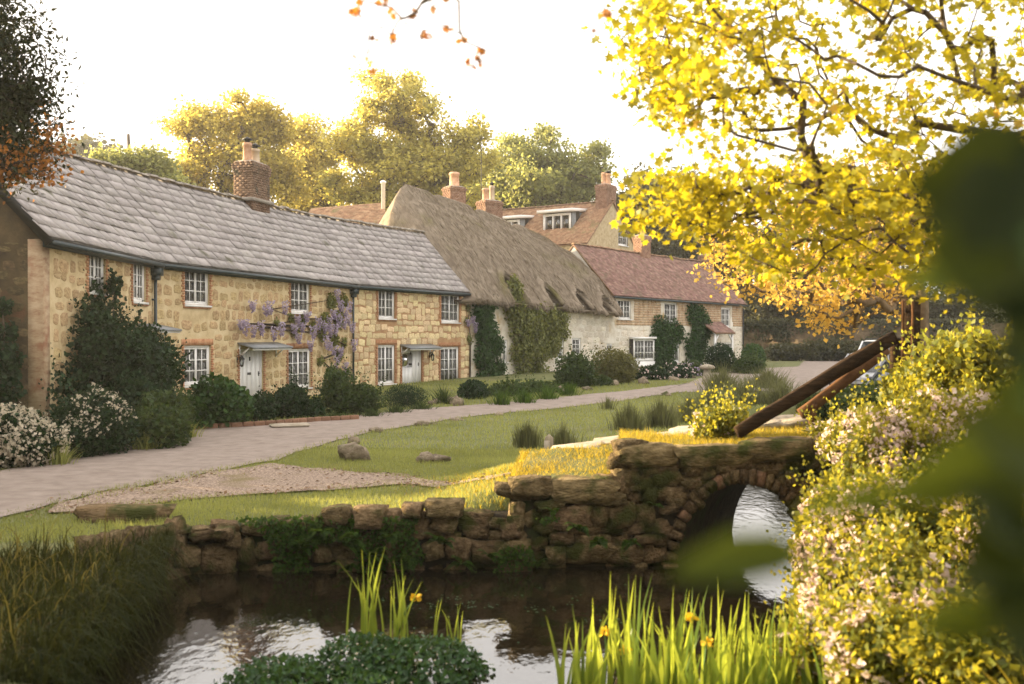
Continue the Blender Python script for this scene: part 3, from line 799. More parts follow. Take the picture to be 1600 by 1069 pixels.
def slate_pool(m, k=6):
    out = []
    for i in range(k):
        j = rng.normal(size=(4, 2))*np.array([.005, .011]); th = .02
        xy = np.array([(-.5, 0), (.5, 0), (.5, 1), (-.5, 1)])+j
        mid = (0+rng.normal()*.1, rng.normal()*.02)
        o = [tuple(xy[0]), mid, tuple(xy[1]), tuple(xy[2]), tuple(xy[3])]
        V = [(x, y, z) for z in (0, th) for x, y in o]
        out.append(npmesh('slate', V, [np.array([(0, 4, 3, 2, 1), (5, 6, 7, 8, 9)]), np.array([(i_, (i_+1) % 5, 5+(i_+1) % 5, 5+i_) for i_ in range(5)])], False, None, [m]))
    return out

def bil(E0, E1, R0, R1, u, v): return (E0*(1-u)+E1*u)*(1-v)+(R0*(1-u)+R1*u)*v

def roof_shell(E0, E1, R0, R1, m, parent, name='roof'):
    B0 = R0+(R0-E0)*np.array([1, 1, -1]); B1 = R1+(R1-E1)*np.array([1, 1, -1])
    mb = MB(); V = []
    n = 14
    for i in range(n+1):
        u = i/n; sag = -.05*math.sin(math.pi*u)
        for e, r in ((E0, R0),): pass
        V += [bil(E0, E1, R0, R1, u, 0), bil(E0, E1, R0, R1, u, 1)+UP*sag, bil(B0, B1, R0, R1, u, 0)]
    q = [(3*i+j, 3*i+3+j, 3*i+4+j, 3*i+1+j) for i in range(n) for j in (0, 1)]
    V2 = [v-UP*.10 for v in V]; N = len(V)
    q2 = [tuple(N+k for k in f[::-1]) for f in q]
    ed = [(0, 1, N+1, N), (1, 2, N+2, N+1), (3*n+1, 3*n, N+3*n, N+3*n+1), (3*n+2, 3*n+1, N+3*n+1, N+3*n+2)]
    mb.add(V+V2, q+q2+ed)
    return mb.build(name, m, parent)

def slates(roof, E0, E1, R0, R1, rows, wr, pool, limit=300):
    L = np.linalg.norm(E1-E0); cnt = 0
    for r in range(rows):
        v0 = r/rows; u = -rng.uniform(0, .02); 
        while u < 1:
            wd = rng.uniform(*wr)/L
            if u+wd > 1.01: wd = 1.0-u
            if wd*L > .08 and cnt < limit:
                uc = min(max(u+wd/2, 0), 1)
                sag = -.05*math.sin(math.pi*uc)
                p = bil(E0, E1, R0, R1, uc, v0)+UP*sag*v0; p2 = bil(E0, E1, R0, R1, uc, min(1, v0+1.3/rows))+UP*sag*min(1, v0+1.3/rows)
                X = unit(bil(E0, E1, R0, R1, min(1, uc+.02), v0)-bil(E0, E1, R0, R1, max(0, uc-.02), v0))
                Y = unit(p2-p); Z = np.cross(X, Y); p = p+Z*(.036+rng.normal()*.004); Y = unit(p2+Z*.010-p)
                X = unit(X+Z*rng.normal()*.006+Y*rng.normal()*.006); Z = unit(np.cross(X, Y))
                place('slate', pool[rng.integers(len(pool))], roof, frameM(p, X, Y, Z, (wd*L-.008, np.linalg.norm(p2-p), rng.uniform(.5, .9)))); cnt += 1
            u += wd

def ridge_caps(roof, R0, R1, m, step=.46, r=.12, lift=.05):
    L = np.linalg.norm(R1-R0); n = int(L/step); d = (R1-R0)/L; s = unit(np.cross(d, UP)); k = 6
    V = []
    for x in (-.5, .5):
        for j in range(k+1):
            a = math.pi*(.08+.84*j/k); V.append((x, math.cos(a)*r*1.25, math.sin(a)*r-.04))
    q = [(j, j+1, k+2+j, k+1+j) for j in range(k)]
    me = npmesh('ridge_stone', V, [np.array(q), np.array([tuple(range(k+1))[::-1], tuple(range(k+1, 2*k+2))])] if k != 3 else [np.array(q)], False, None, [m])
    for i in range(n):
        u = (i+.5)/n; p = R0+(R1-R0)*u+UP*(lift-.05*math.sin(math.pi*u)+rng.normal()*.012)
        dd = unit(d+rng.normal(size=3)*.015); ss = unit(np.cross(dd, UP)); zz = np.cross(ss, dd)
        place('ridge_stone', me, roof, frameM(p, dd, -ss, zz, (L/n*.985, 1, 1)))

def chimney(parent, c, d, w, dep, z0, z1, m, pots, mortar=None, bands=2, name='chimney_stack'):
    """brick stack laid course by course; pots: (offset along, height, radius, material, cap)"""
    d = unit(np.array([d[0], d[1], 0.])); n = np.array([d[1], -d[0], 0.]); mb = MB(); c = np.array([c[0], c[1], 0.])
    mb.box(c+UP*(z0+z1-.02)/2, d, n, UP, w/2-.02, dep/2-.02, (z1-z0)/2)
    nb = int((z1-z0)/.085)
    for k in range(nb):
        z = z0+(k+.5)*(z1-z0)/nb; ex = 0.
        if k >= nb-1-bands*2 and k < nb-1: ex = .035+.02*((k-(nb-1-bands*2)) >= bands)
        for (A, B, ha, hb) in ((d, n, w/2+ex, dep/2+ex), (n, d, dep/2+ex, w/2+ex)):
            for sg in (-1, 1):
                s = -ha+(-.11 if k % 2 else 0)
                while s < ha-.01:
                    s0 = max(s, -ha); s1 = min(s+.225, ha)-.012
                    if s1-s0 > .03:
                        mb.box(c+A*(s0+s1)/2+B*sg*(hb-.05+rng.normal()*.004)+UP*z, A, B, UP, (s1-s0)/2, .05, (z1-z0)/nb/2-.006)
                    s += .225
    st = mb.build(name, m, parent)
    cp = MB(); cp.add([c+d*a*(w/2-.02)+n*b*(dep/2-.02)+UP*z1 for a, b in ((-1,-1), (1,-1), (1,1), (-1,1))]+[c+d*a*w*.3+n*b*dep*.25+UP*(z1+.09) for a, b in ((-1,-1), (1,-1), (1,1), (-1,1))],
                      [(0,1,5,4), (1,2,6,5), (2,3,7,6), (3,0,4,7), (4,5,6,7)])
    cp.build('flaunching', MT['ridge'], st)
    for (o, h, r, pm, cap) in pots:
        b = c+d*o+UP*(z1+.02); pb = MB()
        pb.lathe(b, [(r*1.1, 0), (r*1.12, .06), (r*.98, .10), (r*.9, h*.8), (r*1.06, h*.82), (r*1.06, h*.93), (r*.92, h), (r*.7, h), (r*.66, h-.1)], 12)
        po = pb.build('chimney_pot', pm, st, smooth=False)
        if cap:
            kb = MB(); kb.lathe(b+UP*h, [(r*.55, -.02), (r*.55, .09), (r*1.25, .11), (r*.2, .22)], 10); kb.build('cowl', MT['black'], po)
    return st

def tile_arrays(E0, E1, R0, R1, rows, tw, lift=.03, th=.016, jit=.006):
    L = np.linalg.norm(E1-E0); n = int(L/tw); V = []; var = []
    for r in range(rows):
        v0, v1 = r/rows, min(1, (r+1.15)/rows); off = .5 if r % 2 else 0
        for i in range(n+1):
            a, b = max(0, (i-off)/n), min(1, (i+1-off)/n)
            if b-a < .002: continue
            p = [bil(E0, E1, R0, R1, a, v0), bil(E0, E1, R0, R1, b, v0), bil(E0, E1, R0, R1, b, v1), bil(E0, E1, R0, R1, a, v1)]
            X = unit(p[1]-p[0]); Y = unit(p[3]-p[0]); Z = np.cross(X, Y); z = lift+rng.normal()*jit; z2 = lift*.35; g = X*.008; dn = Y*rng.normal()*jit
            V += [p[0]+Z*(z-th*1.6)+g+dn, p[1]+Z*(z-th*1.6)-g+dn, p[0]+Z*z+g+dn, p[1]+Z*(z+rng.normal()*jit)-g+dn, p[2]+Z*z2-g, p[3]+Z*z2+g]; var.append(rng.random())
    n = len(V)//6; f = np.array([(0, 1, 3, 2), (2, 3, 4, 5)])
    return np.array(V), (f[None]+(np.arange(n)*6)[:, None, None]).reshape(-1, 4), np.repeat(var, 6)

SP = {k: stone_pool(MT[k]) for k in ('stoneA', 'stoneB', 'stoneC', 'stoneE')}
SP['stoneC'] = stone_pool(MT['stoneC'], 12, 10, .06, (.93, 1.08), .38); SP['stoneE'] = stone_pool(MT['stoneE'], 12, 10, .06, (.93, 1.08), .4)
SL = slate_pool(MT['slate'])

# --- the slate-roofed terrace: three cottages that follow the bend of the lane
Q = [np.array(p) for p in ((-10.1, 21.4), (-10.15, 28.2), (-6.55, 40.8), (-2.03, 48.7))]
EAVE, RIDGE, RUN = 4.5, 7.55, 2.65
dirs = [unit(Q[i+1]-Q[i]) for i in range(3)]; nor = [np.array([d[1], -d[0]]) for d in dirs]
ndn = [nor[0], unit(nor[0]+nor[1]), unit(nor[1]+nor[2]), nor[2]]
E_ = [np.array([*(Q[i]+ndn[i]*.24), EAVE+.0]) for i in range(4)]
R_ = [np.array([*(Q[i]-ndn[i]*RUN), RIDGE]) for i in range(4)]
E_[0] = E_[0]-np.array([0, .12, 0]); R_[0] = R_[0]-np.array([0, .12, 0])

def gable(w_n, P, nrm, top, ridge, run, m, parent):
    """closing gable wall at P going back along -nrm"""
    a = np.array([*P, 0.]); b = np.array([*(P-nrm*run), 0.]); c = np.array([*(P-nrm*2*run), 0.])
    mb = MB(); mb.add([a, c, c+UP*top, b+UP*ridge, a+UP*top], [(0, 1, 2, 3, 4)])
    return mb.build('gable_wall', m, parent)

specs = [
  dict(label='end cottage with dark mossy gable and narrow windows behind the big evergreen', mort='mortarB', pool='stoneB', row=(.26, .42), ln=(.30, .62), gap=.055,
       up=[(138,165,393,458), (207,228,405,472)], low=[], door=None),
  dict(label='ochre ironstone cottage with tall brick chimney, wisteria and white panelled door under canopy', mort='mortarB', pool='stoneB', row=(.25, .40), ln=(.30, .60), gap=.055,
       up=[(288,327,417,477), (454,484,435,489)], low=[(287,329,540,602), (450,485,545,607)], door=(374,411,545,634)),
  dict(label='honey stone cottage with glazed white door, joined to the thatched house', mort='mortarC', pool='stoneC', row=(.22, .36), ln=(.26, .52), gap=.012,
       up=[(591,617,451,498), (689,718,459,504)], low=[(590,617,539,600), (688,717,542,597)], door=(628,659,546,612)),
]
for i, S in enumerate(specs):
    t = thing('slate_cottage', (*Q[i], 0.), S['label'], 'cottage', 'slate roofed cottages in the terrace')
    w = Wall(Q[i], Q[i+1], -.1, EAVE)
    wins = [w.rect(*r) for r in S['up']+S['low']]
    opens = list(wins)
    if S['door']:
        dr = w.rect(*S['door']); dr[2] = max(.12, dr[2]); opens.append(dr)
    wm = wall_mesh(w, opens)
    fw = wm.build('front_wall', MT[S['mort']], t)
    bw = MB(); a0 = np.array([*(Q[i]-ndn[i]*2*RUN), 0.]); b0 = np.array([*(Q[i+1]-ndn[i+1]*2*RUN), 0.])
    bw.add([a0, b0, b0+UP*EAVE, a0+UP*EAVE], [(0, 1, 2, 3)]); bw.build('back_wall', MT[S['mort']], t)
    if i == 0:
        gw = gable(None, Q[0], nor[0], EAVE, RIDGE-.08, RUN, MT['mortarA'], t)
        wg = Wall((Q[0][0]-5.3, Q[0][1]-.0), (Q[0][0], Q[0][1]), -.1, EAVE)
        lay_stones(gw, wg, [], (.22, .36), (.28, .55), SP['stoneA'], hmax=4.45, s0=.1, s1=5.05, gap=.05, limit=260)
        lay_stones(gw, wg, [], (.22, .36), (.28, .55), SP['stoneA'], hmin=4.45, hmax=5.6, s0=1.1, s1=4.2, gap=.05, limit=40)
        qb = MB()                                   # flat brick pier up the corner
        wg.box(qb, wg.L-.30, wg.L+.008, -.1, EAVE-.02, -.03, .010); w.box(qb, -.008, .34, -.1, EAVE-.02, -.03, .010)
        qb.build('corner_pier', MT['quoin'], t)
        vb = MB(); vb.beam(E_[0]-UP*.10+np.array([0, -.02, 0]), R_[0]-UP*.10+np.array([0, -.02, 0]), .05, .2); vb.build('verge_board', MT['black'], t)
    lay_stones(fw, w, opens, S['row'], S['ln'], SP[S['pool']], gap=S['gap'], limit=300, s0=.45 if i == 0 else 0.)
    for q, o in enumerate(wins):
        wo = window(t, w, o, 2, 3, 2, curtains=(.3 if i < 2 else .46))
        brick_ring(w, o, True, q >= len(S['up']), True).build('brick_surround', MT['brick'], wo)['kind'] = 'stuff'
    rf = roof_shell(E_[i], E_[i+1], R_[i], R_[i+1], MT['slate'], t)
    slates(rf, E_[i], E_[i+1], R_[i], R_[i+1], 11, (.42, .72), SL)
    ridge_caps(rf, R_[i], R_[i+1], MT['ridge'])
    gb = MB()
    e0, e1 = E_[i]-UP*.10, E_[i+1]-UP*.10; nn = np.array([*nor[i], 0.])
    gb.beam(e0+nn*.05, e1+nn*.05, .11, .10); gb.beam(e0-nn*.14+UP*.0, e1-nn*.14+UP*.0, .05, .19)
    gb.build('gutter', MT['gutter'], t)
    if S['door']:
        plank_door(t, w, dr, (0, 3) if i == 2 else None)
        brick_ring(w, dr, True, False, False).build('brick_surround', MT['brick'], t)['kind'] = 'stuff'
        if i == 1: canopy(t, w, dr[0]-.12, dr[1]+.95, dr[3]+.02); lantern(t, w, dr[0]-.14, dr[3]-.42)
        else: canopy(t, w, dr[0]-.15, dr[1]+.75, dr[3]+.04); lantern(t, w, dr[1]+.62, dr[3]-.38)
    if i == 0:
        canopy(t, w, w.s_at(212), w.s_at(246), 2.55, .7, .06, MT['lead'])
    if i < 2:                                       # downpipe with hopper head at the joint with the next cottage
        s = w.s_at(238) if i == 0 else w.s_at(549)
        pb = MB(); pb.tube([w.pt(s, 4.1, .09), w.pt(s, 2.5, .09), w.pt(s, .05, .09)], .045, 8)
        for h in (3.4, 2.2, 1.0): w.box(pb, s-.07, s+.07, h, h+.05, .0, .10)
        po = pb.build('downpipe', MT['gutter'], t)
        hb = MB(); w.box(hb, s-.17, s+.17, 4.10, 4.36, .0, .26); w.box(hb, s-.11, s+.11, 3.98, 4.11, .02, .2); w.box(hb, s-.19, s+.19, 4.32, 4.37, -.01, .28)
        hb.build('hopper', MT['gutter'], po)
    if i == 1:
        u = .735; c = R_[1]*(1-u)+R_[2]*u
        chimney(t, c[:2], dirs[1], 1.30, .80, RIDGE-.55, 9.02, MT['chimney'], [(-.34, .72, .175, MT['pot'], True), (.22, .58, .19, MT['potpale'], True)])
        fb = MB(); dd = np.array([*dirs[1], 0]); fb.beam(np.array([*c[:2], 0])-dd*.8+UP*(RIDGE+.02), np.array([*c[:2], 0])+dd*.85+UP*(RIDGE+.02), .95, .12); fb.build('flashing', MT['ridge'], t)

# --- the thatched cottage
P3, P4 = Q[3].copy(), np.array([5.75, 58.75])
t = thing('thatched_cottage', (*P3, 0.), 'long thatched cottage with eyebrow windows and climbers on whitewashed wall', 'cottage')
w = Wall(P3, P4, -.1, 4.3, 4.1); thatchW = w
ow = [w.rect(*r) for r in ((868,881,532,562), (894,908,528,556), (948,968,537,562), (785,793,531,566))]
fw = wall_mesh(w, ow).build('front_wall', MT['limewash'], t)
lay_stones(fw, w, ow, (.26, .42), (.35, .75), SP['stoneE'], gap=.035, limit=150, s0=6.0)
for o in ow: window(t, w, o, 2, 3, 1 if o[1]-o[0] < 1 else 2, curtains=.3)
nrm = w.n; Lw = w.L
eyes = [(w.s_at(797), 5.55), (w.s_at(857), 5.15), (w.s_at(903), 4.95), (w.s_at(936), 4.62)]
NU, NV = 300, 78
RO = -4.4
Uv = np.linspace(-.105, 1.035, NU); prof = []
def thatch_pt(u, j):
    """u along the wall 0..1, j the profile row -> offset from wall, height"""
    ze = 4.25+(-.42)*np.clip(u, 0, 1)
    zr = np.interp(u, [-.105, -.085, -.055, -.03, 0, .18, .42, .7, .9, 1.0, 1.035], [7.6, 8.6, 9.45, 9.9, 10.15, 9.95, 9.55, 9.0, 8.6, 8.1, 7.7])
    b = .14+.5*sm(.55, 1.03, u)
    if j == 0: return np.zeros_like(u)+.02, ze-.20
    if j == 1: return np.zeros_like(u)+.48, ze-.26
    if j == 2: return np.zeros_like(u)+.60, ze-.16
    if j < 66:
        q = (j-3)/62.0
        f = q*(1-b)+(1-(1-q)**2.6)*b
        o = .63+(RO-.63)*q
        f = f+.0*q
        z = ze-.02+(zr-ze)*f
        cap = sm(.875, .885, q)*.09                 # the raised ridge layer
        return np.zeros_like(u)+o+cap*.4, z+cap+.10*np.sin(math.pi*min(1, q*1.0))*0
    q = (j-66)/11.0
    return np.zeros_like(u)+RO+(-4.6)*q, zr+.05-(zr-4.3)*q*(.85+.15*q)
V = np.zeros((NU, NV, 3))
for j in range(NV):
    o, z = thatch_pt(Uv, j)
    nz = vnoise(np.stack([Uv*13/1.1, np.full(NU, j*.13), np.zeros(NU)], 1), 9)-.5
    nz2 = vnoise(np.stack([Uv*13/.28, np.full(NU, j*.06), np.zeros(NU)], 1), 12)-.5
    k = 1.0 if j > 1 else .2
    o = o+nz*.10*k+nz2*.02*k; z = z+nz*.06*k+nz2*.012*k
    e_ = sm(-.108, -.02, Uv)
    if j > 2: o = RO+(o-RO)*(.35+.65*e_**.5)
    # long shallow valleys that run down the slope
    z = z-.20*k*np.exp(-((Uv-.43)/.018)**2)-.16*k*np.exp(-((Uv-.70)/.02)**2)-.12*k*np.exp(-((Uv-.17)/.02)**2)
    if 0 < j < 66:
        for (se, ht) in eyes:
            ds = np.abs(Uv*Lw-se); hw = .62
            top = ht-.95*(np.clip(ds/hw, 0, 1))**2.2
            ins = sm(.0, .07, top-z)*(ds < hw)*(j > 2)
            o = o*(1-ins)+np.minimum(o, -1.0)*ins
            lip = np.exp(-((np.maximum(ds-hw, 0))/.18)**2-(np.maximum(z-top, 0)/.25)**2)*(1-ins)
            o = o+.20*lip; z = z+.08*lip
    V[:, j] = w.P0[None]+w.d[None]*(Uv*Lw)[:, None]+nrm[None]*o[:, None]+UP[None]*z[:, None]
ii = (np.arange(NU-1)[:, None]*NV+np.arange(NV-1)[None]).ravel()
fq = np.stack([ii, ii+NV, ii+NV+1, ii+1], 1)
capA = np.array([[0*NV+j for j in range(NV)][::-1]]); capB = np.array([[(NU-1)*NV+j for j in range(NV)]])
th = mesh_at('thatch_roof', V.reshape(-1, 3), [fq, capA, capB], MT['thatch'], t, smooth=True)
# loose straw over the surface
n = 16000; iu = rng.integers(1, NU-2, n); jv = rng.integers(3, 66, n)
p = V[iu, jv]+(V[iu+1, jv]-V[iu, jv])*rng.random((n, 1)); dn = unit(V[iu, jv-1]-V[iu, jv+1]); al = unit(V[iu+1, jv]-V[iu-1, jv]); no = np.cross(al, -dn)
no = no*np.sign((no*(nrm+UP*.5)).sum(1))[:, None]
o = leafobj('loose_straw', leaf_arrays(p+no*.004, rng.uniform(.15, .42, n), unit(dn+no*rng.uniform(.005, .04, (n, 1))+al*rng.normal(size=(n, 1))*.05), no+rng.normal(size=(n, 3))*.3, (T_NEEDLE[0]*np.array([.28, 1, 1]), T_NEEDLE[1])), MT['straw'], th); o['kind'] = 'stuff'
iu = rng.integers(0, NU-1, 5000); p = V[iu, 2]*rng.random((5000, 1)); p = V[iu, 1]+(V[iu, 3]-V[iu, 1])*rng.random((5000, 1))
o = leafobj('eave_straw', leaf_arrays(p, rng.uniform(.06, .16, 5000), unit(nrm*.5-UP*.8+rng.normal(size=(5000, 3))*.25), rand_dirs(5000), T_NEEDLE), MT['straw'], th); o['kind'] = 'stuff'
for k, (se, ht) in enumerate(eyes):
    window(t, w, [se-.46, se+.46, ht-1.25, ht-.12], 2, 2, 2, recess=.72, curtains=0, sill=False)
    zb = ht-1.05; hood = []
    for q in range(15):
        an = math.pi*q/14; zz = zb+(ht+.06-zb)*math.sin(an)**.8; u_ = se/Lw
        ze_ = 4.25-.42*u_; zr_ = float(np.interp(u_, [0, .18, .42, .7, .9, 1.0], [10.15, 9.95, 9.55, 9.0, 8.6, 8.1]))
        oo = .63-(zz-ze_)*(5.03/(zr_-ze_))*.92
        hood.append(w.pt(se+.56*math.cos(an), zz, oo+.02))
    hb = MB(); hb.tube(hood, .13, 8); hb.build('eyebrow_hood', MT['thatch'], th, smooth=True)
# gable closing walls below the thatch
for (a, sgn) in ((0., 1), (Lw, 1)):
    mb = MB(); A = w.pt(a, 0); B = w.pt(a, 0, -8.6); top = 4.2
    mb.add([A, B, B+UP*top, w.pt(a, 5.0 if a == 0 else 7.6, RO), A+UP*top], [(0, 1, 2, 3, 4)]); mb.build('gable_wall', MT['limewash'], t)
def back_chim(px, Y, wpx, ytop, pots, m, z0):
    c = at(px, ytop, Y); ww = wpx/F*Y; return chimney(t, c[:2], (.8, .6), ww*.9, ww*.7, z0, c[2], m, pots, bands=1)
back_chim(710, 58.5, 32, 293, [(0, .85, .30, MT['pot'], False)], MT['chimney_red'], 7.5)
ck = back_chim(765, 60.5, 36, 315, [(.18, .95, .17, MT['potpale'], True), (-.3, .75, .22, MT['pot'], False)], MT['chimney_red'], 7.0)
ab = MB(); a0 = at(752, 322, 60.3); ab.tube([a0-UP*1.0, a0+UP*4.3], .022, 6)
for k in range(4): ab.tube([a0+UP*(4.0-.0)+np.array([-.3+.2*k, 0, 0]), a0+UP*4.22+np.array([-.3+.2*k, 0, 0])], .01, 4)
ab.tube([a0+UP*4.1-np.array([.45, 0, 0]), a0+UP*4.1+np.array([.45, 0, 0])], .012, 4); ab.build('aerial_mast', MT['black'], ck)
fb = MB(); f0 = at(599, 297, 53.5); fb.lathe(f0-UP*1.0, [(.11, 0), (.11, 1.35), (.16, 1.36), (.16, 1.46), (.04, 1.52)], 10); fb.build('white_flue', MT['white'], t)

# --- the tiled cottage at the end of the row
D0, D1 = np.array([5.9, 59.05]), np.array([16.0, 69.1])
t = thing('tiled_cottage', (*D0, 0.2), 'pale cottage with dark red tiled roof, bay window and ivy columns', 'cottage')
w = Wall(D0, D1, .1, 4.72, 4.50); tiledW = w
ups = [w.rect(*r) for r in ((965,986,467,499), (1038,1058,473,504), (1127,1141,481,511))]
los = [w.rect(*r) for r in ((1049,1062,535,566), (1131,1146,535,556))]
bay = w.rect(984, 1016, 530, 570); bay[2] = max(bay[2], .9); drD = w.rect(1104, 1117, 543, 580); drD[2] = .42
opn = ups+los+[drD, [bay[0]+.1, bay[1]-.1, bay[2], bay[3]]]
fw = wall_mesh(w, opn).build('front_wall', MT['limewash'], t)
ubm = MB()                                          # upper storey laid in pale brick
h = 3.05
while h < 4.45:
    s = -.1 if int(h/.08) % 2 else 0.
    while s < w.L:
        s0, s1 = max(s, 0.02), min(s+.44, w.L)-.014
        if s1 > s0+.05 and not any(s0 < o[1]+.02 and s1 > o[0]-.02 and h < o[3]+.02 and h+.15 > o[2]-.02 for o in opn):
            w.box(ubm, s0, s1, h, h+.14, -.03, .014+rng.normal()*.003)
        s += .45
    h += .155
ubm.build('upper_brickwork', MT['brickwall'], t)
lay_stones(fw, w, opn, (.28, .42), (.45, .9), SP['stoneE'], hmax=3.0, gap=.04, limit=110)
for o in ups: window(t, w, o, 2, 3, 2, curtains=.35)
for o in los: window(t, w, o, 2, 3, 1, curtains=.25)
window(t, w, bay, 3, 3, 2, recess=-.32, curtains=.12)
bb = MB(); w.box(bb, bay[0]-.06, bay[1]+.06, bay[3]+.005, bay[3]+.14, -.05, .46); w.box(bb, bay[0], bay[1], .1, bay[2]-.06, -.02, .36); bb.build('bay_surround', MT['white'], t)
plank_door(t, w, drD)
nD = w.n; bk = -nD*3.0
E0, E1 = np.array([*D0, 4.80])+nD*.25-w.d*.05, np.array([*D1, 4.58])+nD*.25+w.d*.15
R0, R1 = np.array([*D0, 8.02])+bk-w.d*.05, np.array([*D1, 7.62])+bk+w.d*.15
rf = roof_shell(E0, E1, R0, R1, MT['tileF'], t)
V_, F_, v_ = tile_arrays(E0, E1, R0, R1, 26, .20, .035, .02)
o = mesh_at('tile_courses', V_, F_, MT['tile'], rf, var=v_); o['kind'] = 'stuff'
ridge_caps(rf, R0, R1, MT['tileF'], .4, .13)
gb = MB(); gb.beam(E0-UP*.10+nD*.05, E1-UP*.10+nD*.05, .11, .10); gb.build('gutter', MT['gutter'], t)
mb = MB(); A = np.array([*D1, 0]); mb.add([A, A+bk*2, A+bk*2+UP*4.5, A+bk+UP*7.5, A+UP*4.5], [(0, 1, 2, 3, 4)])
A = np.array([*D0, 0]); mb.add([A, A+bk*2, A+bk*2+UP*4.7, A+bk+UP*7.9, A+UP*4.7], [(4, 3, 2, 1, 0)]); mb.build('gable_wall', MT['limewash'], t)
cc = at(1008, 370, 66.0); u = (66.0-R0[1])/(R1[1]-R0[1]); cR = R0*(1-u)+R1*u
chimney(t, cR[:2], w.d, .95, .7, 7.3, 2.4+(525-369)/F*cR[1], MT['chimney_red'], [(0, .3, .16, MT['pot'], False)])
cR = R1*.98+R0*.02; chimney(t, cR[:2], w.d, .7, .6, 7.2, 8.15, MT['chimney_red'], [])
pbx = MB(); ps0, ps1 = drD[0]-.5, drD[1]+.55      # porch on timber posts
pV = [w.pt(ps0-.15, 2.62, 1.15), w.pt(ps1+.15, 2.62, 1.15), w.pt(ps1+.15, 3.35, -.02), w.pt(ps0-.15, 3.35, -.02)]
pbx.add(pV+[v-UP*.09 for v in pV], [(0,1,2,3), (7,6,5,4), (0,4,5,1), (1,5,6,2), (3,7,4,0)])
po = pbx.build('porch_roof', MT['tileF'], t)
V_, F_, v_ = tile_arrays(pV[0], pV[1], pV[3], pV[2], 8, .2, .03, .02); o = mesh_at('tile_courses', V_, F_, MT['tile'], po, var=v_); o['kind'] = 'stuff'
for s in (ps0, ps1):
    qb = MB(); qb.beam(w.pt(s, .3, 1.0), w.pt(s, 2.56, 1.0), .12, .12, up=w.d); qb.beam(w.pt(s, 2.0, 1.0), w.pt(s+(.4 if s == ps0 else -.4), 2.5, 1.0), .08, .08); qb.build('porch_post', MT['white'], t)
qb = MB(); qb.beam(w.pt(ps0-.1, 2.56, 1.0), w.pt(ps1+.1, 2.56, 1.0), .1, .12); qb.build('porch_beam', MT['white'], t)
pb = MB(); pb.tube([w.pt(w.L-.05, 4.3, .09), w.pt(w.L-.05, .3, .09)], .05, 8); pb.build('downpipe', MT['black'], t)

# --- the tall house that looks over the thatch
A0 = np.array([-.9, 80.7]); A1 = np.array([7.55, 75.0]); dF = unit(A1-A0); nF = np.array([dF[1], -dF[0]]); dF3 = np.array([*dF, 0]); nF3 = np.array([*nF, 0])
t = thing('gabled_house', (*A1, 2.0), 'tall house behind the thatch with brown tiled roof, white dormer and gable chimney', 'house')
zr, ze, hw = 12.55, 9.15, 4.0
G0 = np.array([*A1, 0])
bw = MB(); a, b = G0+nF3*(hw-.15), G0-nF3*(hw-.15); c, d = a-dF3*10.2, b-dF3*10.2
gwin = Wall((a-nF3*0)[:2], b[:2], 1.5, ze); go = gwin.rect(966, 981, 359, 384)
gm = MB(); S4 = [0, go[0], go[1], gwin.L]
mbw = wall_mesh(gwin, [go] if go[3] < ze else [])
gtop = [gwin.pt(0, ze), gwin.pt(gwin.L, ze), G0+UP*(zr-.05)]
# triangular gable with the small window cut out of it
hh = [ze, go[2], go[3]]
def gx(h): f = (zr-.05-h)/(zr-.05-ze); m_ = gwin.L/2; return m_-m_*f, m_+m_*f
tri = MB(); tri.add([gwin.pt(0, 1.5), gwin.pt(gwin.L, 1.5), gwin.pt(gwin.L, ze), gwin.pt(0, ze)], [(0,1,2,3)])
l0, r0 = gx(max(ze, go[2])); l1, r1 = gx(go[3]); h0_ = max(ze, go[2])
if h0_ > ze: tri.add([gwin.pt(0, ze), gwin.pt(gwin.L, ze), gwin.pt(r0, h0_), gwin.pt(l0, h0_)], [(0,1,2,3)])
tri.add([gwin.pt(l0, h0_), gwin.pt(go[0], h0_), gwin.pt(go[0], go[3]), gwin.pt(l1, go[3])], [(0,1,2,3)])
tri.add([gwin.pt(go[1], h0_), gwin.pt(r0, h0_), gwin.pt(r1, go[3]), gwin.pt(go[1], go[3])], [(0,1,2,3)])
tri.add([gwin.pt(l1, go[3]), gwin.pt(r1, go[3]), G0+UP*(zr-.05)], [(0,1,2)])
MT['gableF'] = mat('pale_rubble', [(.30,.235,.13), (.43,.345,.205), (.50,.42,.28)], 5, .93, .6, 18, coord='World')
tri.build('gable_wall', MT['gableF'], t)
window(t, gwin, go, 2, 2, 1, curtains=0)
bw.add([a+UP*1.5, c+UP*1.5, c+UP*ze, a+UP*ze], [(0,1,2,3)]); bw.add([b+UP*1.5, d+UP*1.5, d+UP*ze, b+UP*ze], [(0,3,2,1)])
bw.add([c+UP*1.5, d+UP*1.5, d+UP*ze, c-nF3*(hw-.15)+UP*zr, c+UP*ze], [(0,1,2,3,4)]); bw.build('side_wall', MT['gableF'], t)
E1 = G0+nF3*hw+dF3*.12+UP*(ze-.05); E0 = E1-dF3*10.4; R1 = G0+dF3*.12+UP*zr; R0 = R1-dF3*10.4
rf = roof_shell(E0, E1, R0, R1, MT['tileF'], t)
V_, F_, v_ = tile_arrays(E0, E1, R0, R1, 26, .22, .035, .02); o = mesh_at('tile_courses', V_, F_, MT['tileF'], rf, var=v_); o['kind'] = 'stuff'
ridge_caps(rf, R0, R1, MT['tileF'], .4, .14)
chimney(t, (G0-dF3*.55)[:2], dF, .95, 1.5, zr-.9, 2.4+(525-289)/F*75, MT['chimney_red'], [(-.15, .95, .22, MT['pot'], False), (.2, .85, .2, MT['pot'], True)])
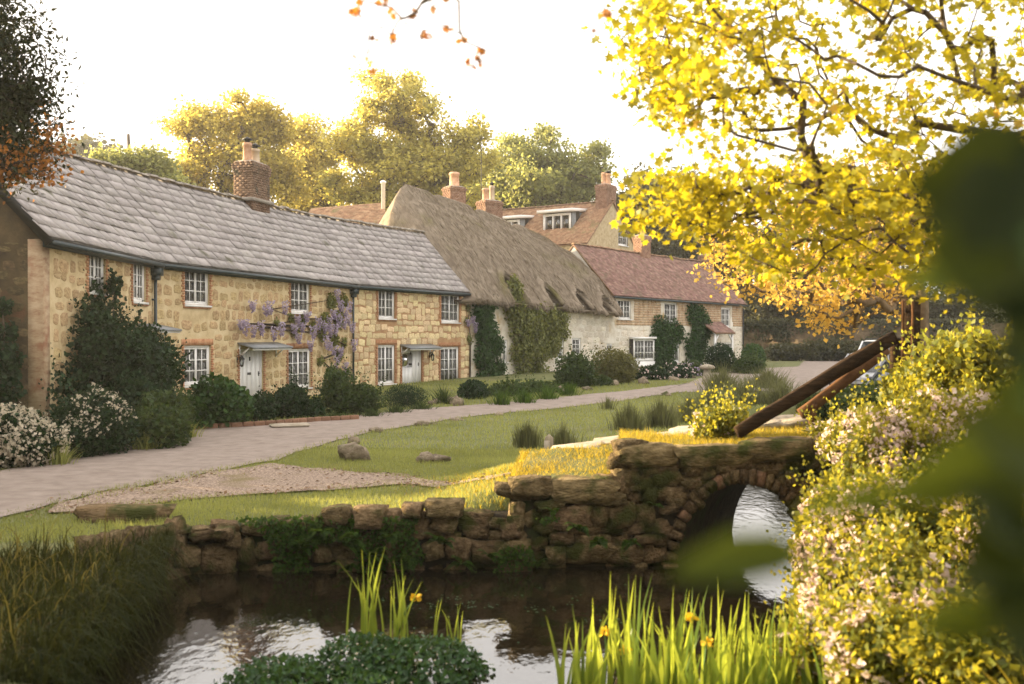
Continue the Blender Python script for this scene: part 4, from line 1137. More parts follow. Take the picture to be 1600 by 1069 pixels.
def dormer(px0, px1, yb, yt, ncas):
    # a dormer face parallel to the ridge, out on the slope
    o_ = hw*.62; W_ = Wall((G0+nF3*o_-dF3*10.2)[:2], (G0+nF3*o_)[:2], 0, 20)
    r = W_.rect(px0, px1, yt, yb)
    wo = window(t, W_, r, 1, 1, ncas, recess=-.02, curtains=0, sill=False, frame=.12)
    mb = MB()
    zs = r[3]+.05
    for s in (r[0]-.05, r[1]+.05):
        V = [W_.pt(s, r[2]-.2, -.02), W_.pt(s, zs, -.02), W_.pt(s, zs+.1, -o_+.3), W_.pt(s, r[2]+.2, -1.2)]
        mb.add(V+[v+W_.d*.06 for v in V], [(0,1,2,3), (7,6,5,4), (0,4,5,1), (1,5,6,2), (0,3,7,4)])
    mb.build('dormer_cheek', MT['lead'], wo)
    mb = MB(); V = [W_.pt(r[0]-.35, zs+.02, .4), W_.pt(r[1]+.35, zs+.02, .4), W_.pt(r[1]+.35, zs+.22, -2.3), W_.pt(r[0]-.35, zs+.22, -2.3)]
    mb.add(V+[v+UP*.22 for v in V], [(3,2,1,0), (4,5,6,7), (0,1,5,4), (1,2,6,5), (2,3,7,6), (3,0,4,7)]); mb.build('dormer_roof', MT['white'], wo)
dormer(849, 892, 363, 334, 3); dormer(786, 812, 368, 344, 2)

# --- a low outbuilding roof in the trees behind the row
t = thing('outbuilding', (*at(545, 330, 66)[:2], 1.5), 'low outbuilding with mossy brown roof seen over the slate ridge', 'outbuilding')
E0, E1 = at(470, 352, 63), at(606, 352, 62); R0, R1 = at(486, 326, 66), at(600, 317, 65)
rf = roof_shell(E0, E1, R0, R1, MT['tileF'], t)
V_, F_, v_ = tile_arrays(E0, E1, R0, R1, 14, .25, .035, .02); o = mesh_at('tile_courses', V_, F_, MT['tileF'], rf, var=v_); o['kind'] = 'stuff'
mb = MB(); 
for dy in (0, 1):
    a = E0.copy() if dy == 0 else R0*2-E0; b = E1.copy() if dy == 0 else R1*2-E1
    a[2] = E0[2]-.05; b[2] = E1[2]-.05; a0 = a.copy(); b0 = b.copy(); a0[2] = b0[2] = 1.5
    mb.add([a0, b0, b, a], [(0,1,2,3)])
mb.build('wall', MT['gableF'], t)

# --- the stone boundary wall beyond the lane
wallFar = Wall((18.2, 80), (44, 76), .3, 3.75, 3.4)
t = thing('boundary_wall', (*wallFar.P0[:2], .4), 'high ivy-topped stone wall across the lane beyond the parked cars', 'wall')
MT['farstone'] = mat('far_rubble', [(.085,.062,.036), (.16,.115,.068), (.22,.165,.10)], 2.5, .95, .8, 9, coord='World', bdist=.05)
mb = MB(); wallFar.box(mb, 0, wallFar.L, .2, 3.4, -.4, 0); wm = mb.build('masonry', MT['farstone'], t)
SP['far'] = stone_pool(MT['farstone'])
lay_stones(wm, wallFar, [], (.3, .5), (.5, 1.1), SP['far'], hmin=.4, hmax=3.3, s1=16, gap=.06, limit=180)
# ivy hung over it
P = []
for k in range(34):
    s = rng.uniform(0, wallFar.L*.75); L = rng.uniform(.3, 1.6)**1.2; nn = 130
    P.append(wallFar.pt(s, 3.5, .1)[None]+np.stack([rng.normal(size=nn)*.35, rng.normal(size=nn)*.12-.1, -rng.random(nn)**1.5*L*1.2+rng.random(nn)*.35], 1))
P = np.concatenate(P); leafobj('ivy', leaf_arrays(P, .22*rng.uniform(.6, 1.2, len(P)), unit(rng.normal(size=P.shape)-UP), unit(rng.normal(size=P.shape)*.5+wallFar.n), T_DIA), LM['darktree'], t)
# ------------------------------------------------------------------ bridge, pond wall, stones, timber, cars
def rock_pool(m, k=8, rough=.10, name='stone'):
    out = []; G = 3; g = range(G+1)
    base = [(x, y, z) for x in g for y in g for z in g if min(x, y, z) == 0 or max(x, y, z) == G]
    idx = {p: i for i, p in enumerate(base)}; fq = []
    for ax in range(3):
        for sg in (0, G):
            o = [a for a in range(3) if a != ax]
            for i in range(G):
                for j in range(G):
                    q = []
                    for a, b in ((i, j), (i+1, j), (i+1, j+1), (i, j+1)):
                        p = [0, 0, 0]; p[ax] = sg; p[o[0]] = a; p[o[1]] = b; q.append(idx[tuple(p)])
                    if (sg > 0) == (ax == 1): q = q[::-1]
                    fq.append(q)
    B = np.array(base, float)/G*2-1
    for i in range(k):
        ext = (np.abs(B) > .99).sum(1)
        V = B*np.where(ext == 3, .90, np.where(ext == 2, .97, 1.0))[:, None]*.5
        n1 = np.stack([vnoise(V*2.6+i*9.1+c*31.7, 7)-.5 for c in range(3)], 1); n2 = rng.normal(size=V.shape)
        V = V+n1*rough*1.5+n2*rough*.20
        out.append(npmesh(name, V, np.array(fq), True, None, [m]))
    return out
def boulder_pool(m, k):
    import bmesh
    out = []
    for i in range(k):
        bm = bmesh.new(); bmesh.ops.create_icosphere(bm, subdivisions=2, radius=.5)
        V = np.array([v.co[:] for v in bm.verts]); Fc = np.array([[v.index for v in f.verts] for f in bm.faces]); bm.free()
        V = V*(1+1.3*(vnoise(V*2.6+i*7.7, 41)-.5)+.8*(vnoise(V*5.5+i*3.1, 42)-.5))[:, None]
        V[:, 2] = np.where(V[:, 2] < -.3, -.3+(V[:, 2]+.3)*.2, V[:, 2])
        out.append(npmesh('rock', V, Fc, False, None, [m]))
    return out
RP = rock_pool(MT['mask'], 14, .17); RR = boulder_pool(MT['rock'], 6); RPP = rock_pool(MT['palestone'], 6, .12)

def masonry(parent, path, hbot, htop, rows, lens, thick, pool, skip=None, gap=.02, jit=.03, limit=300):
    """coursed rubble along a plan polyline; htop(s), hbot(s) functions"""
    path = np.asarray(path, float); seg = np.diff(path, axis=0); ln = np.linalg.norm(seg, axis=1); cum = np.concatenate([[0], np.cumsum(ln)])
    def pos(s):
        i = min(len(seg)-1, max(0, int(np.searchsorted(cum, s)-1))); d = seg[i]/ln[i]; return path[i]+d*(s-cum[i]), d
    tot = cum[-1]; smx = max(htop(x) for x in np.linspace(0, tot, 30)); h = min(hbot(x) for x in np.linspace(0, tot, 10)); c = 0
    while h < smx-.02:
        rh = rng.uniform(*rows); s = -rng.uniform(0, .2)
        while s < tot:
            L = rng.uniform(*lens)*rng.uniform(.8, 1.2); m_ = min(max(s+L/2, 0), tot); top = htop(m_)
            hh = rh
            if h+rh > top+.03: hh = top-h
            if hh > .06 and (skip is None or not skip(m_, h+hh/2, L, hh)) and c < limit:
                p, d = pos(m_); n = np.array([d[1], -d[0]])
                X = unit(np.array([d[0], d[1], rng.normal()*.11])); Y = unit(np.array([-n[0], -n[1], rng.normal()*.03])); Z = np.cross(X, Y)
                cpt = np.array([*(p-n*(thick*.5-.03)+n*rng.normal()*jit), h+hh/2+rng.normal()*.035]); hh *= rng.uniform(.80, 1.35); L2 = L*rng.uniform(.9, 1.1)
                place('stone', pool[rng.integers(len(pool))], parent, frameM(cpt, X, Y, Z, (L2-gap, thick, (hh-gap)*1.04))); c += 1
            s += L
        h += rh

# stone footbridge
BA, BB = np.array([-.02, 12.42]), np.array([4.35, 12.95]); bl = np.linalg.norm(BB-BA); bd = (BB-BA)/bl; bn = np.array([bd[1], -bd[0]])
BACK = np.array([.25, 2.0]); SKEW = np.array([1.15, 0])     # deck width; the arch runs askew under it
ACS, AHW, AH, A0h = 3.0, .90, 1.17, -.62
def btop(s): return .60 if s < 1.37 else float(np.interp(s, [1.37, 2.1, 2.6, 3.3, 4.4], [1.05, .99, 1.0, 1.05, 1.08]))
def arch(s, c=ACS, hw=AHW):
    q = 1-((s-c)/hw)**2; return A0h+AH*math.sqrt(q) if q > 0 else -9
t = thing('stone_bridge', (*BA, WATER), 'old mossy stone arch footbridge over the stream with grassy top', 'bridge')
core = MB(); NS = 110
ss = np.linspace(0, bl, NS+1)
def bp(s, h, back=0): 
    p = BA+bd*s-bn*.06+(BACK if back else 0); return np.array([p[0], p[1], h])
SK = .98
for a, b in zip(ss[:-1], ss[1:]):
    for back in (0, 1):
        c = ACS+(SK if back else 0)
        lo0, lo1 = max(-1.1, arch(a, c)), max(-1.1, arch(b, c)); t0, t1 = btop((a+b)/2)-.14, btop((a+b)/2)-.14
        q = [bp(a, lo0, back), bp(b, lo1, back), bp(b, t1, back), bp(a, t0, back)]
        core.add(q, [(0, 1, 2, 3)])
    core.add([bp(a, btop((a+b)/2)-.14), bp(b, btop((a+b)/2)-.14), bp(b, btop((a+b)/2)-.10, 1), bp(a, btop((a+b)/2)-.10, 1)], [(0, 1, 2, 3)])
core.add([bp(0, -1.1), bp(0, .5), bp(0, .5, 1), bp(0, -1.1, 1)], [(0, 1, 2, 3)])
AN = [math.pi*k/24 for k in range(25)]
for a, b in zip(AN[:-1], AN[1:]):
    f0, f1 = (ACS-AHW*math.cos(a), A0h+AH*math.sin(a)), (ACS-AHW*math.cos(b), A0h+AH*math.sin(b))
    core.add([bp(*f0), bp(*f1), bp(f1[0]+SK, f1[1], 1), bp(f0[0]+SK, f0[1], 1)], [(0, 1, 2, 3)])
core.add([bp(ACS-AHW, A0h), bp(ACS-AHW+SK, A0h, 1), bp(ACS-AHW+SK, -1.2, 1), bp(ACS-AHW, -1.2)], [(0, 1, 2, 3)])
co = core.build('core', MT['core'], t)
def skip_arch(s, h, L, hh):
    for x in (s-L*.36, s, s+L*.36):
        q = 1-((x-ACS)/(AHW+.08))**2
        if q > 0 and h-hh*.2 < A0h+(AH+.07)*math.sqrt(q): return True
    return False
masonry(t, [BA, BB], lambda s: -.85, lambda s: btop(s)-.20, (.13, .24), (.16, .50), .28, RP, skip_arch, .0, .04, 260)
# big top stones
s = .02
while s < bl-.1:
    L = rng.uniform(.45, .95); 
    if s < 1.37 and s+L > 1.30: L = 1.37-s
    if L < .2: s = 1.372; continue
    hh = rng.uniform(.22, .30); p = BA+bd*(s+L/2)-bn*.11
    place('cap_stone', RP[rng.integers(len(RP))], t, frameM((p[0], p[1], btop(s+L/2)-hh/2+rng.normal()*.012), unit(np.array([*bd, rng.normal()*.03])), np.array([-bn[0], -bn[1], 0]), UP, (L-.015, .40, hh*1.05))); s += L
for (sx, hz_, L, hh) in ((1.22, .50, .30, .24), (1.52, .62, .34, .24), (1.50, .80, .30, .22), (1.56, .95, .40, .26), (1.80, .72, .34, .22), (1.80, .90, .36, .2), (1.05, .44, .3, .2)):
    p = BA+bd*sx-bn*.13; place('stone', RP[rng.integers(len(RP))], t, frameM((p[0], p[1], hz_), unit(np.array([*bd, rng.normal()*.05])), np.array([-bn[0], -bn[1], 0]), UP, (L, .34, hh)))
# brick arch ring
vb = rock_pool(mat('arch_brick', [(.07,.036,.02), (.14,.075,.042), (.21,.125,.075)], 6, .92, .6, 20, objrand=.25, moss=((.06,.05,.02), 2.5, .55)), 4, .07, 'brick')
for k in range(27):
    a = math.pi*(k+.5)/27; cs = ACS-(AHW+.06)*math.cos(a); ch = A0h+(AH+.05)*math.sin(a)
    X = unit(np.array([bd[0]*math.sin(a), bd[1]*math.sin(a), math.cos(a)])); Yv = np.array([-bn[0], -bn[1], 0]); Z = np.cross(X, Yv)
    p = BA+bd*cs-bn*.03; place('arch_brick', vb[k % 4] if (k*7) % 5 < 1 else RP[k % 14], t, frameM((p[0], p[1], ch), X, Yv, Z, (.125*rng.uniform(.8, 1.05), .24, .17*rng.uniform(.8, 1.3))))
for k in range(46):                                   # small rubble packed above the ring
    a = rng.uniform(.25, 2.9); rr = rng.uniform(.17, .30); p = BA+bd*(ACS-(AHW+rr)*math.cos(a))-bn*.05
    place('stone', RP[k % 14], t, frameM((p[0], p[1], A0h+(AH+rr)*math.sin(a)), unit(np.array([*bd, rng.normal()*.3])), np.array([-bn[0], -bn[1], 0]), UP, (rng.uniform(.12, .26), .2, rng.uniform(.10, .18))))
# far parapet: flat slabs along the other edge of the deck
s = -.3
far_slab = thing('slab_row', (*(BA+BACK), .5), 'row of flat pale slabs along the far edge of the grassy bridge deck', 'stone kerb')
for (x0, x1, py, Y, th_) in ((866,938,705,14.7,.16), (932,1003,693,14.9,.16), (1000,1052,686,15.0,.15), (1050,1100,677,15.0,.18), (1098,1160,672,15.0,.15), (1162,1215,664,15.0,.14), (1212,1262,658,15.0,.15)):
    a, b = at(x0, py+5, Y), at(x1, py-5 if x0 < 960 else py-2, Y); c = (a+b)/2; d = unit(b-a)
    Yv = unit(np.array([-.12, 1, .05])); Z = unit(np.cross(d, Yv)); place('slab', RPP[rng.integers(6)], far_slab, frameM(c, d, unit(np.cross(Z, d)), Z, (np.linalg.norm(b-a)*1.04, .5, th_)))
sb = MB(); sb.beam(at(870, 716, 14.9), at(1260, 672, 15.2), .34, .35); sb.build('slab_bedding', MT['core'], far_slab)

# earth and masonry round the pond
t = thing('pond_wall', (-2.6, 12.4, WATER), 'low mossy rubble wall that holds up the lawn along the pond', 'wall')
pw = [(-4.75, 10.6), (-4.42, 11.45), (-4.05, 12.05), (-3.3, 12.36), (-2.3, 12.42), (-1.0, 12.44), (.05, 12.44)]
def ptop(s): return float(np.interp(s, [0, 1.2, 2.0, 3.2, 4.2, 5.4], [-.05, .02, .06, .12, .16, .20]))
masonry(t, pw, lambda s: -.85, ptop, (.14, .27), (.20, .46), .30, RP, None, .012, .04, 200)
for k in range(9):
    s_ = (.28+.16*k); i0 = min(2, int(s_/.6)); p = np.array(pw[0])+(np.array(pw[2])-np.array(pw[0]))*min(1, s_/1.6)
    place('cap_stone', RP[k % 6], t, frameM((p[0]-.02, p[1]+.06, .0+rng.normal()*.02), unit(np.array([.5, .85, 0])), unit(np.array([-.85, .5, 0])), UP, (.17, .24, rng.uniform(.26, .42))))
for (px0, px1, py0, py1, Y, r) in ((508,548,792,818,12.42,0), (552,602,793,822,12.40,0), (628,660,788,806,12.44,0), (664,722,782,806,12.44,0), (338,362,826,842,12.1,0)):
    a, b = at(px0, py1, Y), at(px1, py0, Y); c = (a+b)/2
    place('cap_stone', (RPP if r else RP)[rng.integers(6)], t, frameM(c, (1, 0, 0), (0, 1, 0), UP, (b[0]-a[0], .35, (b[2]-a[2])*1.1)))
mb = MB()
for i in range(len(pw)-1):
    a, b = np.array(pw[i]), np.array(pw[i+1]); d = unit(b-a); n = np.array([d[1], -d[0]])
    sA = float(np.sum([np.linalg.norm(np.array(pw[k+1])-np.array(pw[k])) for k in range(i)])); sB = sA+np.linalg.norm(b-a)
    a_, b_ = a-n*.08, b-n*.08; a2, b2 = a-n*.5, b-n*.5
    mb.add([(*a_, -1.1), (*b_, -1.1), (*b_, ptop(sB)-.08), (*a_, ptop(sA)-.08), (*a2, ptop(sA)-.06), (*b2, ptop(sB)-.06)], [(0,1,2,3), (3,2,5,4)])
mb.build('earth_backing', MT['core'], t)

# separate rocks
def rock(label, px0, px1, py0, py1, name='rock', m=None, tilt=0., dep=None, pieces=1):
    bx, by = gpx((px0+px1)/2, py1-3); Y = by; a, b = at(px0, py1, Y), at(px1, py0, Y); c = (a+b)/2
    me = (m or RR)[rng.integers(6)]
    o = link(bpy.data.objects.new(name, me), None, frameM(c+np.array([0, .1, 0]), (math.cos(tilt), 0, math.sin(tilt)), (0, 1, 0), (-math.sin(tilt), 0, math.cos(tilt)), ((b[0]-a[0])*1.08, dep or (b[0]-a[0])*.8, (b[2]-a[2])*1.15)))
    return tag(o, label, 'rock', 'rocks on the green')
rock('big rough boulder on the green with small stones perched on it', 526, 570, 693, 724)
rock('small pointed stone perched on the big boulder', 543, 558, 682, 697, tilt=.3)
rock('flat brown rock in the middle of the green', 650, 676, 711, 727)
rock('low mossy rock touching the flat brown rock', 674, 700, 714, 727)
rock('dark tufted stone on the lane edge of the green', 575, 597, 668, 679)
rock('knobbly stone by the lane next to a smaller one', 650, 670, 657, 669)
rock('tiny stone beside the knobbly one at the lane edge', 671, 681, 660, 667)
rock('flat grey stone on the lane verge', 704, 722, 653, 661)
rock('small dark stone far along the lane verge', 773, 786, 646, 653)
rock('reddish stone by the far lane beyond the reeds', 1035, 1050, 614, 622)
for k, (a, b, c, d) in enumerate(((676,694,622,634), (692,706,621,634), (704,722,619,637), (668,678,626,636))):
    rock('pale stone in the rockery heap below the glazed door', a, b, c, d, 'rockery_stone')['group'] = 'rockery stones below the glazed door'
for k, (a, b, c, d) in enumerate(((955,967,596,606), (998,1014,592,603), (1046,1060,588,598), (868,884,606,616), (1075,1088,586,594), (910,926,604,613))):
    rock('pale round stone edging the beds beyond the thatch', a, b, c, d, 'edging_stone')['group'] = 'stones edging the far beds'
# long block on the grass by the gravel
bx, by = gpx(183, 816); a, b = at(117, 816, by), at(248, 795, by)
mb = MB(); n = 12
o = link(bpy.data.objects.new('stone_block', RP[3]), None, frameM((a+b)/2+np.array([0, .12, -.01]), unit(np.array([1, -.04, .02])), (0.04, 1, 0), UP, ((b[0]-a[0])*1.08, .42, (b[2]-a[2])*1.25)))
tag(o, 'long low stone block lying on the grass beside the gravel', 'stone block')
# weathered bollard
bx, by = gpx(858, 712); p = np.array([bx, by, float(ground_h(bx, by))])
t = thing('marker_post', p, 'weathered square wooden marker post on the green by the reeds', 'post')
mb = MB(); mb.add([p+np.array(v) for v in ((-.09,-.07,-.1), (.09,-.07,-.1), (.09,.07,-.1), (-.09,.07,-.1), (-.085,-.065,.36), (.085,-.065,.36), (.085,.065,.36), (-.085,.065,.36), (0,-.06,.43), (0,.06,.43))],
                  [(0,1,5,4), (1,2,6,5), (2,3,7,6), (3,0,4,7), (4,5,8), (5,6,9,8), (6,7,9), (7,4,8,9)]); mb.build('post', MT['oldwood'], t)
mb = MB(); mb.box(p+np.array([-.045, -.085, .18]), (1,0,0), (0,1,0), UP, .06, .02, .13); mb.build('face_plate', MT['palestone'], t)
# staddle stone by the porch
bx, by = gpx(1105, 601); p = np.array([bx, by, float(ground_h(bx, by))]); q = by/46.
t = thing('staddle_stone', p, 'mushroom-shaped staddle stone standing by the porch', 'staddle stone')
mb = MB(); mb.lathe(p, [(.24, -.05), (.22, .2), (.15, .68)], 10); mb.build('stem', MT['palestone'], t, True)
mb = MB(); mb.lathe(p, [(.15, .66), (.33, .70), (.36, .76), (.28, .84), (.05, .90)], 12); mb.build('cap', MT['palestone'], t, True)

# brick edging along the beds
t = thing('bed_edging', (*gpx(470, 663), .05), 'low reddish brick edging between lane and the cottage beds', 'edging')
vb = rock_pool(MT['edging'], 4, .07, 'brick')
ed = [gpx(300, 672), gpx(360, 669), gpx(430, 665), gpx(500, 659), gpx(560, 656)]
for a, b in zip(ed[:-1], ed[1:]):
    n = max(1, int(np.linalg.norm(b-a)/.28))
    for k in range(n):
        p = a+(b-a)*(k+.5)/n; d = unit(b-a); me = vb[k % 4]
        place('brick', me, t, frameM((p[0], p[1], float(ground_h(*p))+.06), (d[0], d[1], 0), (-d[1], d[0], 0), UP, (np.linalg.norm(b-a)/n*.95, .12, .16)))
mb = MB(); p = gpx(452, 668); 
o = link(bpy.data.objects.new('doorstep_slab', RPP[2]), None, frameM((p[0], p[1], .05), (.9, .4, 0), (-.4, .9, 0), UP, (1.0, .6, .09))); tag(o, 'pale flat stone slab where the garden path meets the lane', 'slab')

# timber handrail frame at the end of the bridge
def timber(label, name, a, b, wd, ht, m, group=None, up=(0, 0, 1)):
    mb = MB(); a = np.asarray(a, float); b = np.asarray(b, float); d = unit(b-a)
    n = 8; x = unit(np.cross(d, up)); z = np.cross(x, d); V = []
    for i in range(n+1):
        c = a+(b-a)*i/n; j = rng.normal(size=(4, 2))*.004
        V += [c+x*(sx*wd/2+j[k, 0])+z*(sz*ht/2+j[k, 1]) for k, (sx, sz) in enumerate(((-1,-1), (1,-1), (1,1), (-1,1)))]
    mb.add(V, [(4*i+k, 4*i+(k+1) % 4, 4*i+4+(k+1) % 4, 4*i+4+k) for i in range(n) for k in range(4)]+[(3,2,1,0), (4*n, 4*n+1, 4*n+2, 4*n+3)])
    return mb, m
rail = thing('timber_railing', (5.6, 14.0, 1.0), 'dark timber railing frame with sloping beams at the end of the bridge', 'railing')
for nm, a, b, wd, ht, m in (('sloping_beam', at(1152,676,13.1), at(1398,526,13.9), .09, .16, 'timber'), ('lower_beam', at(1252,648,14.6), at(1385,545,14.9), .10, .15, 'timber_lit'),
                            ('post', at(1423,690,13.9), at(1423,466,13.9), .20, .20, 'timber'), ('post', at(1399,640,14.2), at(1399,528,14.2), .12, .12, 'timber'),
                            ('post', at(1411,650,13.6), at(1411,470,13.6), .025, .03, 'timber_lit'), ('post', at(1426,655,13.4), at(1426,470,13.4), .025, .03, 'timber_lit'),  # no posts of their own: thin lighter strips for the posts' sunlit edges
                            ('cross_rail', at(1430,570,14.0), at(1600,575,13.6), .08, .17, 'timber')):
    upv = (0, 0, 1) if abs(b[2]-a[2]) < .9*np.linalg.norm(b-a) else (0, 1, 0)
    mb, m_ = timber('', nm, a, b, wd, ht, MT[m], up=upv); mb.build(nm, MT[m], rail)
mb, _ = timber('', 'foot_peg', at(1268,668,14.6), at(1272,632,14.6), .08, .08, None, up=(0, 1, 0)); mb.build('foot_peg', MT['timber_lit'], rail)

# parked cars
MT['carsilver'] = mat('silver_paint', [(.30,.30,.30), (.36,.36,.36)], 3, .28, spec=.6, metallic=.3)
MT['carwhite'] = mat('white_car_paint', [(.62,.61,.60), (.70,.69,.68)], 3, .3, spec=.6)
MT['cardark'] = mat('grey_car_paint', [(.06,.065,.07), (.09,.095,.10)], 3, .25, spec=.6, metallic=.3)
MT['carglass'] = mat('car_glass', [(.02,.024,.026), (.035,.04,.042)], 2, .05, spec=.7)
MT['tyre'] = mat('tyre', [(.012,.012,.012), (.022,.022,.022)], 8, .8)
MT['lamp'] = mat('lamp_lens', [(.55,.55,.55), (.7,.7,.7)], 5, .15, spec=.6)
MT['plate'] = mat('number_plate', [(.6,.6,.58), (.7,.7,.68)], 5, .5)
MT['red'] = mat('red_lens', [(.35,.02,.015), (.45,.03,.02)], 5, .2, spec=.6)
def car(label, loc, ang, L, W, H, paint, suv=False, group='cars parked beyond the bridge'):
    R = Matrix.Translation(Vector(loc)) @ Matrix.Rotation(ang, 4, 'Z')
    t = bpy.data.objects.new('parked_car', None); t.empty_display_size = .1; link(t, None, R); tag(t, label, 'car', group)
    # body loft: x forward; sections carry (half width low, half width belt, z low, z belt)
    zb = H*.52; xs_ = [-.5, -.47, -.36, -.2, 0, .16, .26, .40, .47, .5]
    belt = [zb*.92, zb*1.0, zb*1.04, zb*1.03, zb*1.0, zb*.99, zb*.97, zb*.88, zb*.76, zb*.62]
    low = [.42, .30, .22, .2, .2, .2, .2, .24, .26, .34]; wid = [.80, .93, 1, 1, 1, 1, 1, .97, .90, .76]
    V = []; k = 8
    for x, b, l, wv in zip(xs_, belt, low, wid):
        hw_ = W/2*wv
        for y, z in ((-.88, l), (-1, l+.14), (-1, l+(b-l)*.6), (-.93, b-.02), (.93, b-.02), (1, l+(b-l)*.6), (1, l+.14), (.88, l)): V.append((x*L, y*hw_, z))
    n = len(xs_); f = [(i*k+j, i*k+(j+1) % k, (i+1)*k+(j+1) % k, (i+1)*k+j) for i in range(n-1) for j in range(k)]
    me = npmesh('body', V, [np.array(f), np.array([tuple(range(k)), tuple((n-1)*k+j for j in range(k))[::-1]])], True, None, [paint])
    place('body', me, t, R)
    # cabin: glass house and roof
    r0, r1 = (-.46, .02) if suv else (-.34, .0); w0, w1 = (-.50, .24) if suv else (-.46, .22)
    tw, bw_ = W/2*.76, W/2*.92
    G = [(w0*L*.985, -bw_, zb), (w1*L, -bw_, zb*.97), (w1*L, bw_, zb*.97), (w0*L*.985, bw_, zb), (r0*L, -tw, H-.06), (r1*L, -tw, H-.06), (r1*L, tw, H-.06), (r0*L, tw, H-.06)]
    place('glasshouse', npmesh('glasshouse', G, np.array([(0,1,5,4), (1,2,6,5), (2,3,7,6), (3,0,4,7), (4,5,6,7)]), False, None, [MT['carglass']]), t, R)
    mb = MB(); e = .03
    Rf = [(r0*L-e, -tw-e, H-.07), (r1*L+e, -tw-e, H-.07), (r1*L+e, tw+e, H-.07), (r0*L-e, tw+e, H-.07), (r0*L+.12, -tw+.12, H), (r1*L-.1, -tw+.12, H), (r1*L-.1, tw-.12, H), (r0*L+.12, tw-.12, H)]
    mb.add(Rf, [(3,2,1,0), (0,1,5,4), (1,2,6,5), (2,3,7,6), (3,0,4,7), (4,5,6,7)])
    for sy in (-1, 1):
        for p, q in ((0, 4), (1, 5)):
            a = np.array(G[p]); b = np.array(G[q]); a[1] = sy*bw_; b[1] = sy*tw; mb.beam(a+np.array([0, sy*.01, 0]), b+np.array([0, sy*.01, 0]), .07, .07, up=(0, 1, 0))
        mb.beam((L*(w0+w1)*.5-.05, sy*(bw_+.01), zb), (L*(r0+r1)*.5+.0, sy*(tw+.01), H-.06), .08, .05, up=(0, 1, 0))
    place('roof', mb.mesh('roof', paint), t, R)
    for sx in (-.31, .32):
        for sy in (-1, 1):
            wb = MB(); c = np.array([sx*L, sy*(W/2-.09), .32]); wb.tube([c-np.array([0, .1, 0]), c+np.array([0, .1, 0])], .32, 16)
            wo = place('wheel', wb.mesh('wheel', MT['tyre']), t, R)
            hb = MB(); hb.tube([c+np.array([0, sy*.09, 0]), c+np.array([0, sy*.112, 0])], .19, 12); place('rim', hb.mesh('rim', MT['carsilver']), wo, R)
    for sy in (-1, 1):
        hb = MB(); hb.box((L*.465, sy*W*.36, zb*.72), (.94, -.25*sy, 0), (.25*sy, .94, 0), UP, .06, .17, .075); place('headlight', hb.mesh('headlight', MT['lamp']), t, R)
        hb = MB(); hb.box((-L*.49, sy*W*.40, zb*.82), (1, 0, 0), (0, 1, 0), UP, .03, .09, .16); place('tail_light', hb.mesh('tail_light', MT['red']), t, R)
        hb = MB(); hb.box((L*.17, sy*(W/2+.06), zb*1.05), (1, 0, 0), (0, 1, 0), UP, .06, .09, .065); place('wing_mirror', hb.mesh('wing_mirror', paint), t, R)
    hb = MB(); hb.box((L*.497, 0, .45), (1, 0, 0), (0, 1, 0), UP, .012, .26, .058); place('number_plate', hb.mesh('number_plate', MT['plate']), t, R)
    hb = MB(); hb.box((L*.485, 0, .62), (1, 0, 0), (0, 1, 0), UP, .018, .42, .06); place('grille', hb.mesh('grille', MT['black']), t, R)
    if suv:
        hb = MB()
        for sy in (-1, 1): hb.tube([(r0*L+.1, sy*tw*.9, H+.06), (r1*L-.1, sy*tw*.9, H+.06)], .025, 5)
        for xx in (r0*L+.35, (r0+r1)*.5*L, r1*L-.35): hb.tube([(xx, -tw*.9, H+.06), (xx, tw*.9, H+.06)], .025, 5)
        place('roof_rack', hb.mesh('roof_rack', MT['black']), t, R)
    return t
def onground(px, py, Y): p = at(px, py, Y); return (p[0], p[1], float(ground_h(p[0], p[1]))+.02)
car('silver hatchback parked beyond the sloping timber beam', onground(1352, 600, 40.5), math.radians(-128), 4.1, 1.75, 1.5, MT['carsilver'])
car('white estate car with roof rack parked behind the silver hatchback', onground(1374, 590, 46.0), math.radians(-122), 4.6, 1.85, 1.86, MT['carwhite'], True)
car('dark grey saloon parked on the near side of the silver hatchback', onground(1412, 610, 35.5), math.radians(-130), 4.2, 1.75, 1.42, MT['cardark'])
# ------------------------------------------------------------------ grass
def scatter(n, x0, x1, y0, y1, cond):
    x = rng.uniform(x0, x1, n); y = rng.uniform(y0, y1, n); k = cond(x, y); return x[k], y[k]
def lawn_ok(x, y):
    s = poly_sd(x, y, POND); r = poly_sd(x, y, ROADPOLY); g_ = poly_sd(x, y, GRAVPOLY)
    return (s > .22) & (r > -.05+.14*rng.normal(size=x.shape)) & (g_ > -.12+.22*rng.normal(size=x.shape))
def blades_obj(name, x, y, h, w, m, label, cat, lean=.35, z=None, var=None):
    zz = ground_h(x, y) if z is None else z
    a = rng.random(len(x))*2*math.pi; l = np.stack([np.cos(a), np.sin(a), 0*a], 1)*(rng.random(len(x))*lean*1.6)[:, None]
    o = leafobj(name, blade_arrays(np.stack([x, y, zz-.005], 1), h, w, l, .1, 2, var), m); o['kind'] = 'stuff'
    if label: o['label'] = label; o['category'] = cat
    return o
x, y = scatter(110000, -9, 2.6, 11.5, 21, lambda x, y: lawn_ok(x, y) & (np.abs(x) < .56*y) & (x < 2.4))
pat = vnoise(np.stack([x*.9, y*.9, 0*x], 1), 21)
blades_obj('lawn_grass', x, y, rng.uniform(.03, .085, len(x))*(.7+.8*pat), .009, LM['grass'], 'short mown grass of the green by the pond', 'grass', var=np.clip(pat*.8+rng.random(len(x))*.4-.1, 0, 1))
